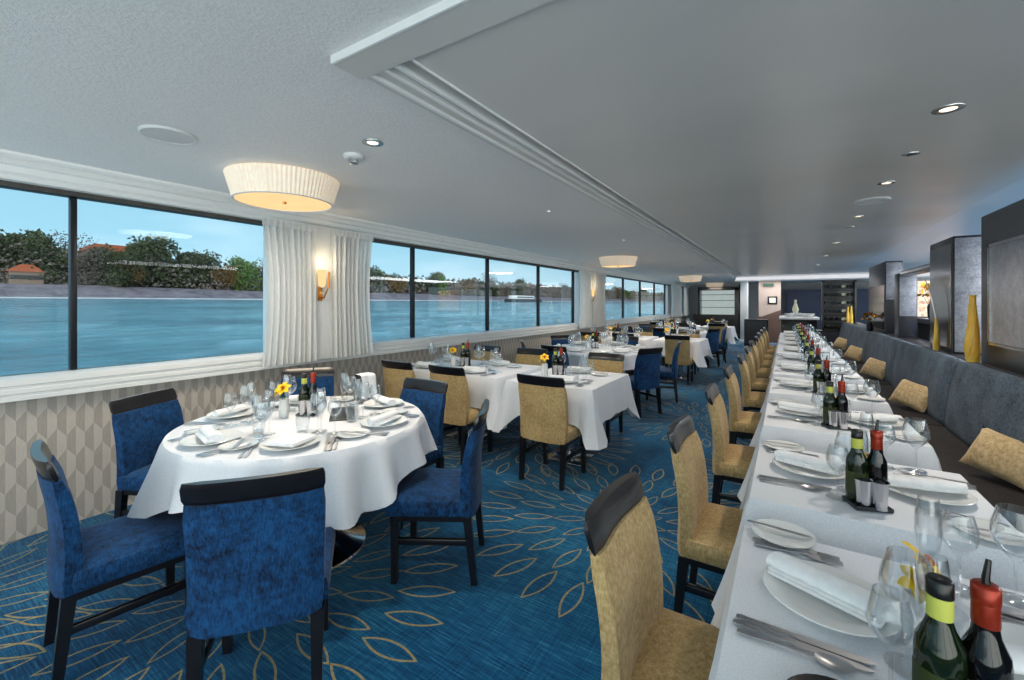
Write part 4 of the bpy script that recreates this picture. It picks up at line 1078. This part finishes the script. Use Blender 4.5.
ns = nt.nodes.new('ShaderNodeTexNoise'); ns.inputs['Scale'].default_value = 1.6; ns.inputs['Detail'].default_value = 5; nt.links.new(mp.outputs[0], ns.inputs['Vector'])
cr = nt.nodes.new('ShaderNodeValToRGB'); cr.color_ramp.elements[0].position = .48; cr.color_ramp.elements[1].position = .75
cr.color_ramp.elements[1].color = (.5, .5, .5, 1); nt.links.new(ns.outputs[0], cr.inputs[0])
mx = nt.nodes.new('ShaderNodeMix'); mx.data_type = 'RGBA'; nt.links.new(cr.outputs[0], mx.inputs[0]); nt.links.new(rp.outputs[0], mx.inputs[6]); mx.inputs[7].default_value = sh((170, 184, 192))
m4 = nt.nodes.new('ShaderNodeMix'); m4.data_type = 'RGBA'; m4.inputs[7].default_value = (.80, .76, .70, 1)
nt.links.new(mx.outputs[2], m4.inputs[6]); nt.links.new(m4.outputs[2], bg.inputs[0])
# unseen side of the sky, below the horizon too, brightened to light the ceiling
dt = nt.nodes.new('ShaderNodeVectorMath'); dt.operation = 'DOT_PRODUCT'; dt.inputs[1].default_value = (.75, -.66, 0); nt.links.new(tc.outputs['Generated'], dt.inputs[0])
mr = nt.nodes.new('ShaderNodeMapRange'); mr.inputs['From Min'].default_value = .0; mr.inputs['From Max'].default_value = .8; mr.inputs['To Min'].default_value = 1.75; mr.inputs['To Max'].default_value = 3.9
nt.links.new(dt.outputs['Value'], m4.inputs[0]); m4.clamp_factor = True; nt.links.new(dt.outputs['Value'], mr.inputs['Value']); nt.links.new(mr.outputs[0], bg.inputs[1])

# ------------------------------------------------------------------ camera
cam = bpy.data.cameras.new('camera'); co = bpy.data.objects.new('camera', cam); col.objects.link(co)
F = 433.0
cam.sensor_width = 36; cam.lens = F/1024*36; cam.shift_y = -(340-303)/1024; cam.clip_end = 3000; cam.clip_start = .05
co.location = (0, 0, HC); co.rotation_euler = (PI/2, 0, math.atan((786-512)/F))
sc = bpy.context.scene; sc.camera = co
sc.view_settings.view_transform = 'Standard'; sc.view_settings.look = 'None'; sc.view_settings.gamma = 1; sc.view_settings.use_curve_mapping = False
sc.view_settings.exposure = 0.48
sc.cycles.use_denoising = True
sc.cycles.max_bounces = 8; sc.cycles.diffuse_bounces = 4; sc.cycles.glossy_bounces = 4; sc.cycles.transparent_max_bounces = 32
sc.cycles.sample_clamp_indirect = 4; sc.cycles.caustics_reflective = False; sc.cycles.caustics_refractive = False
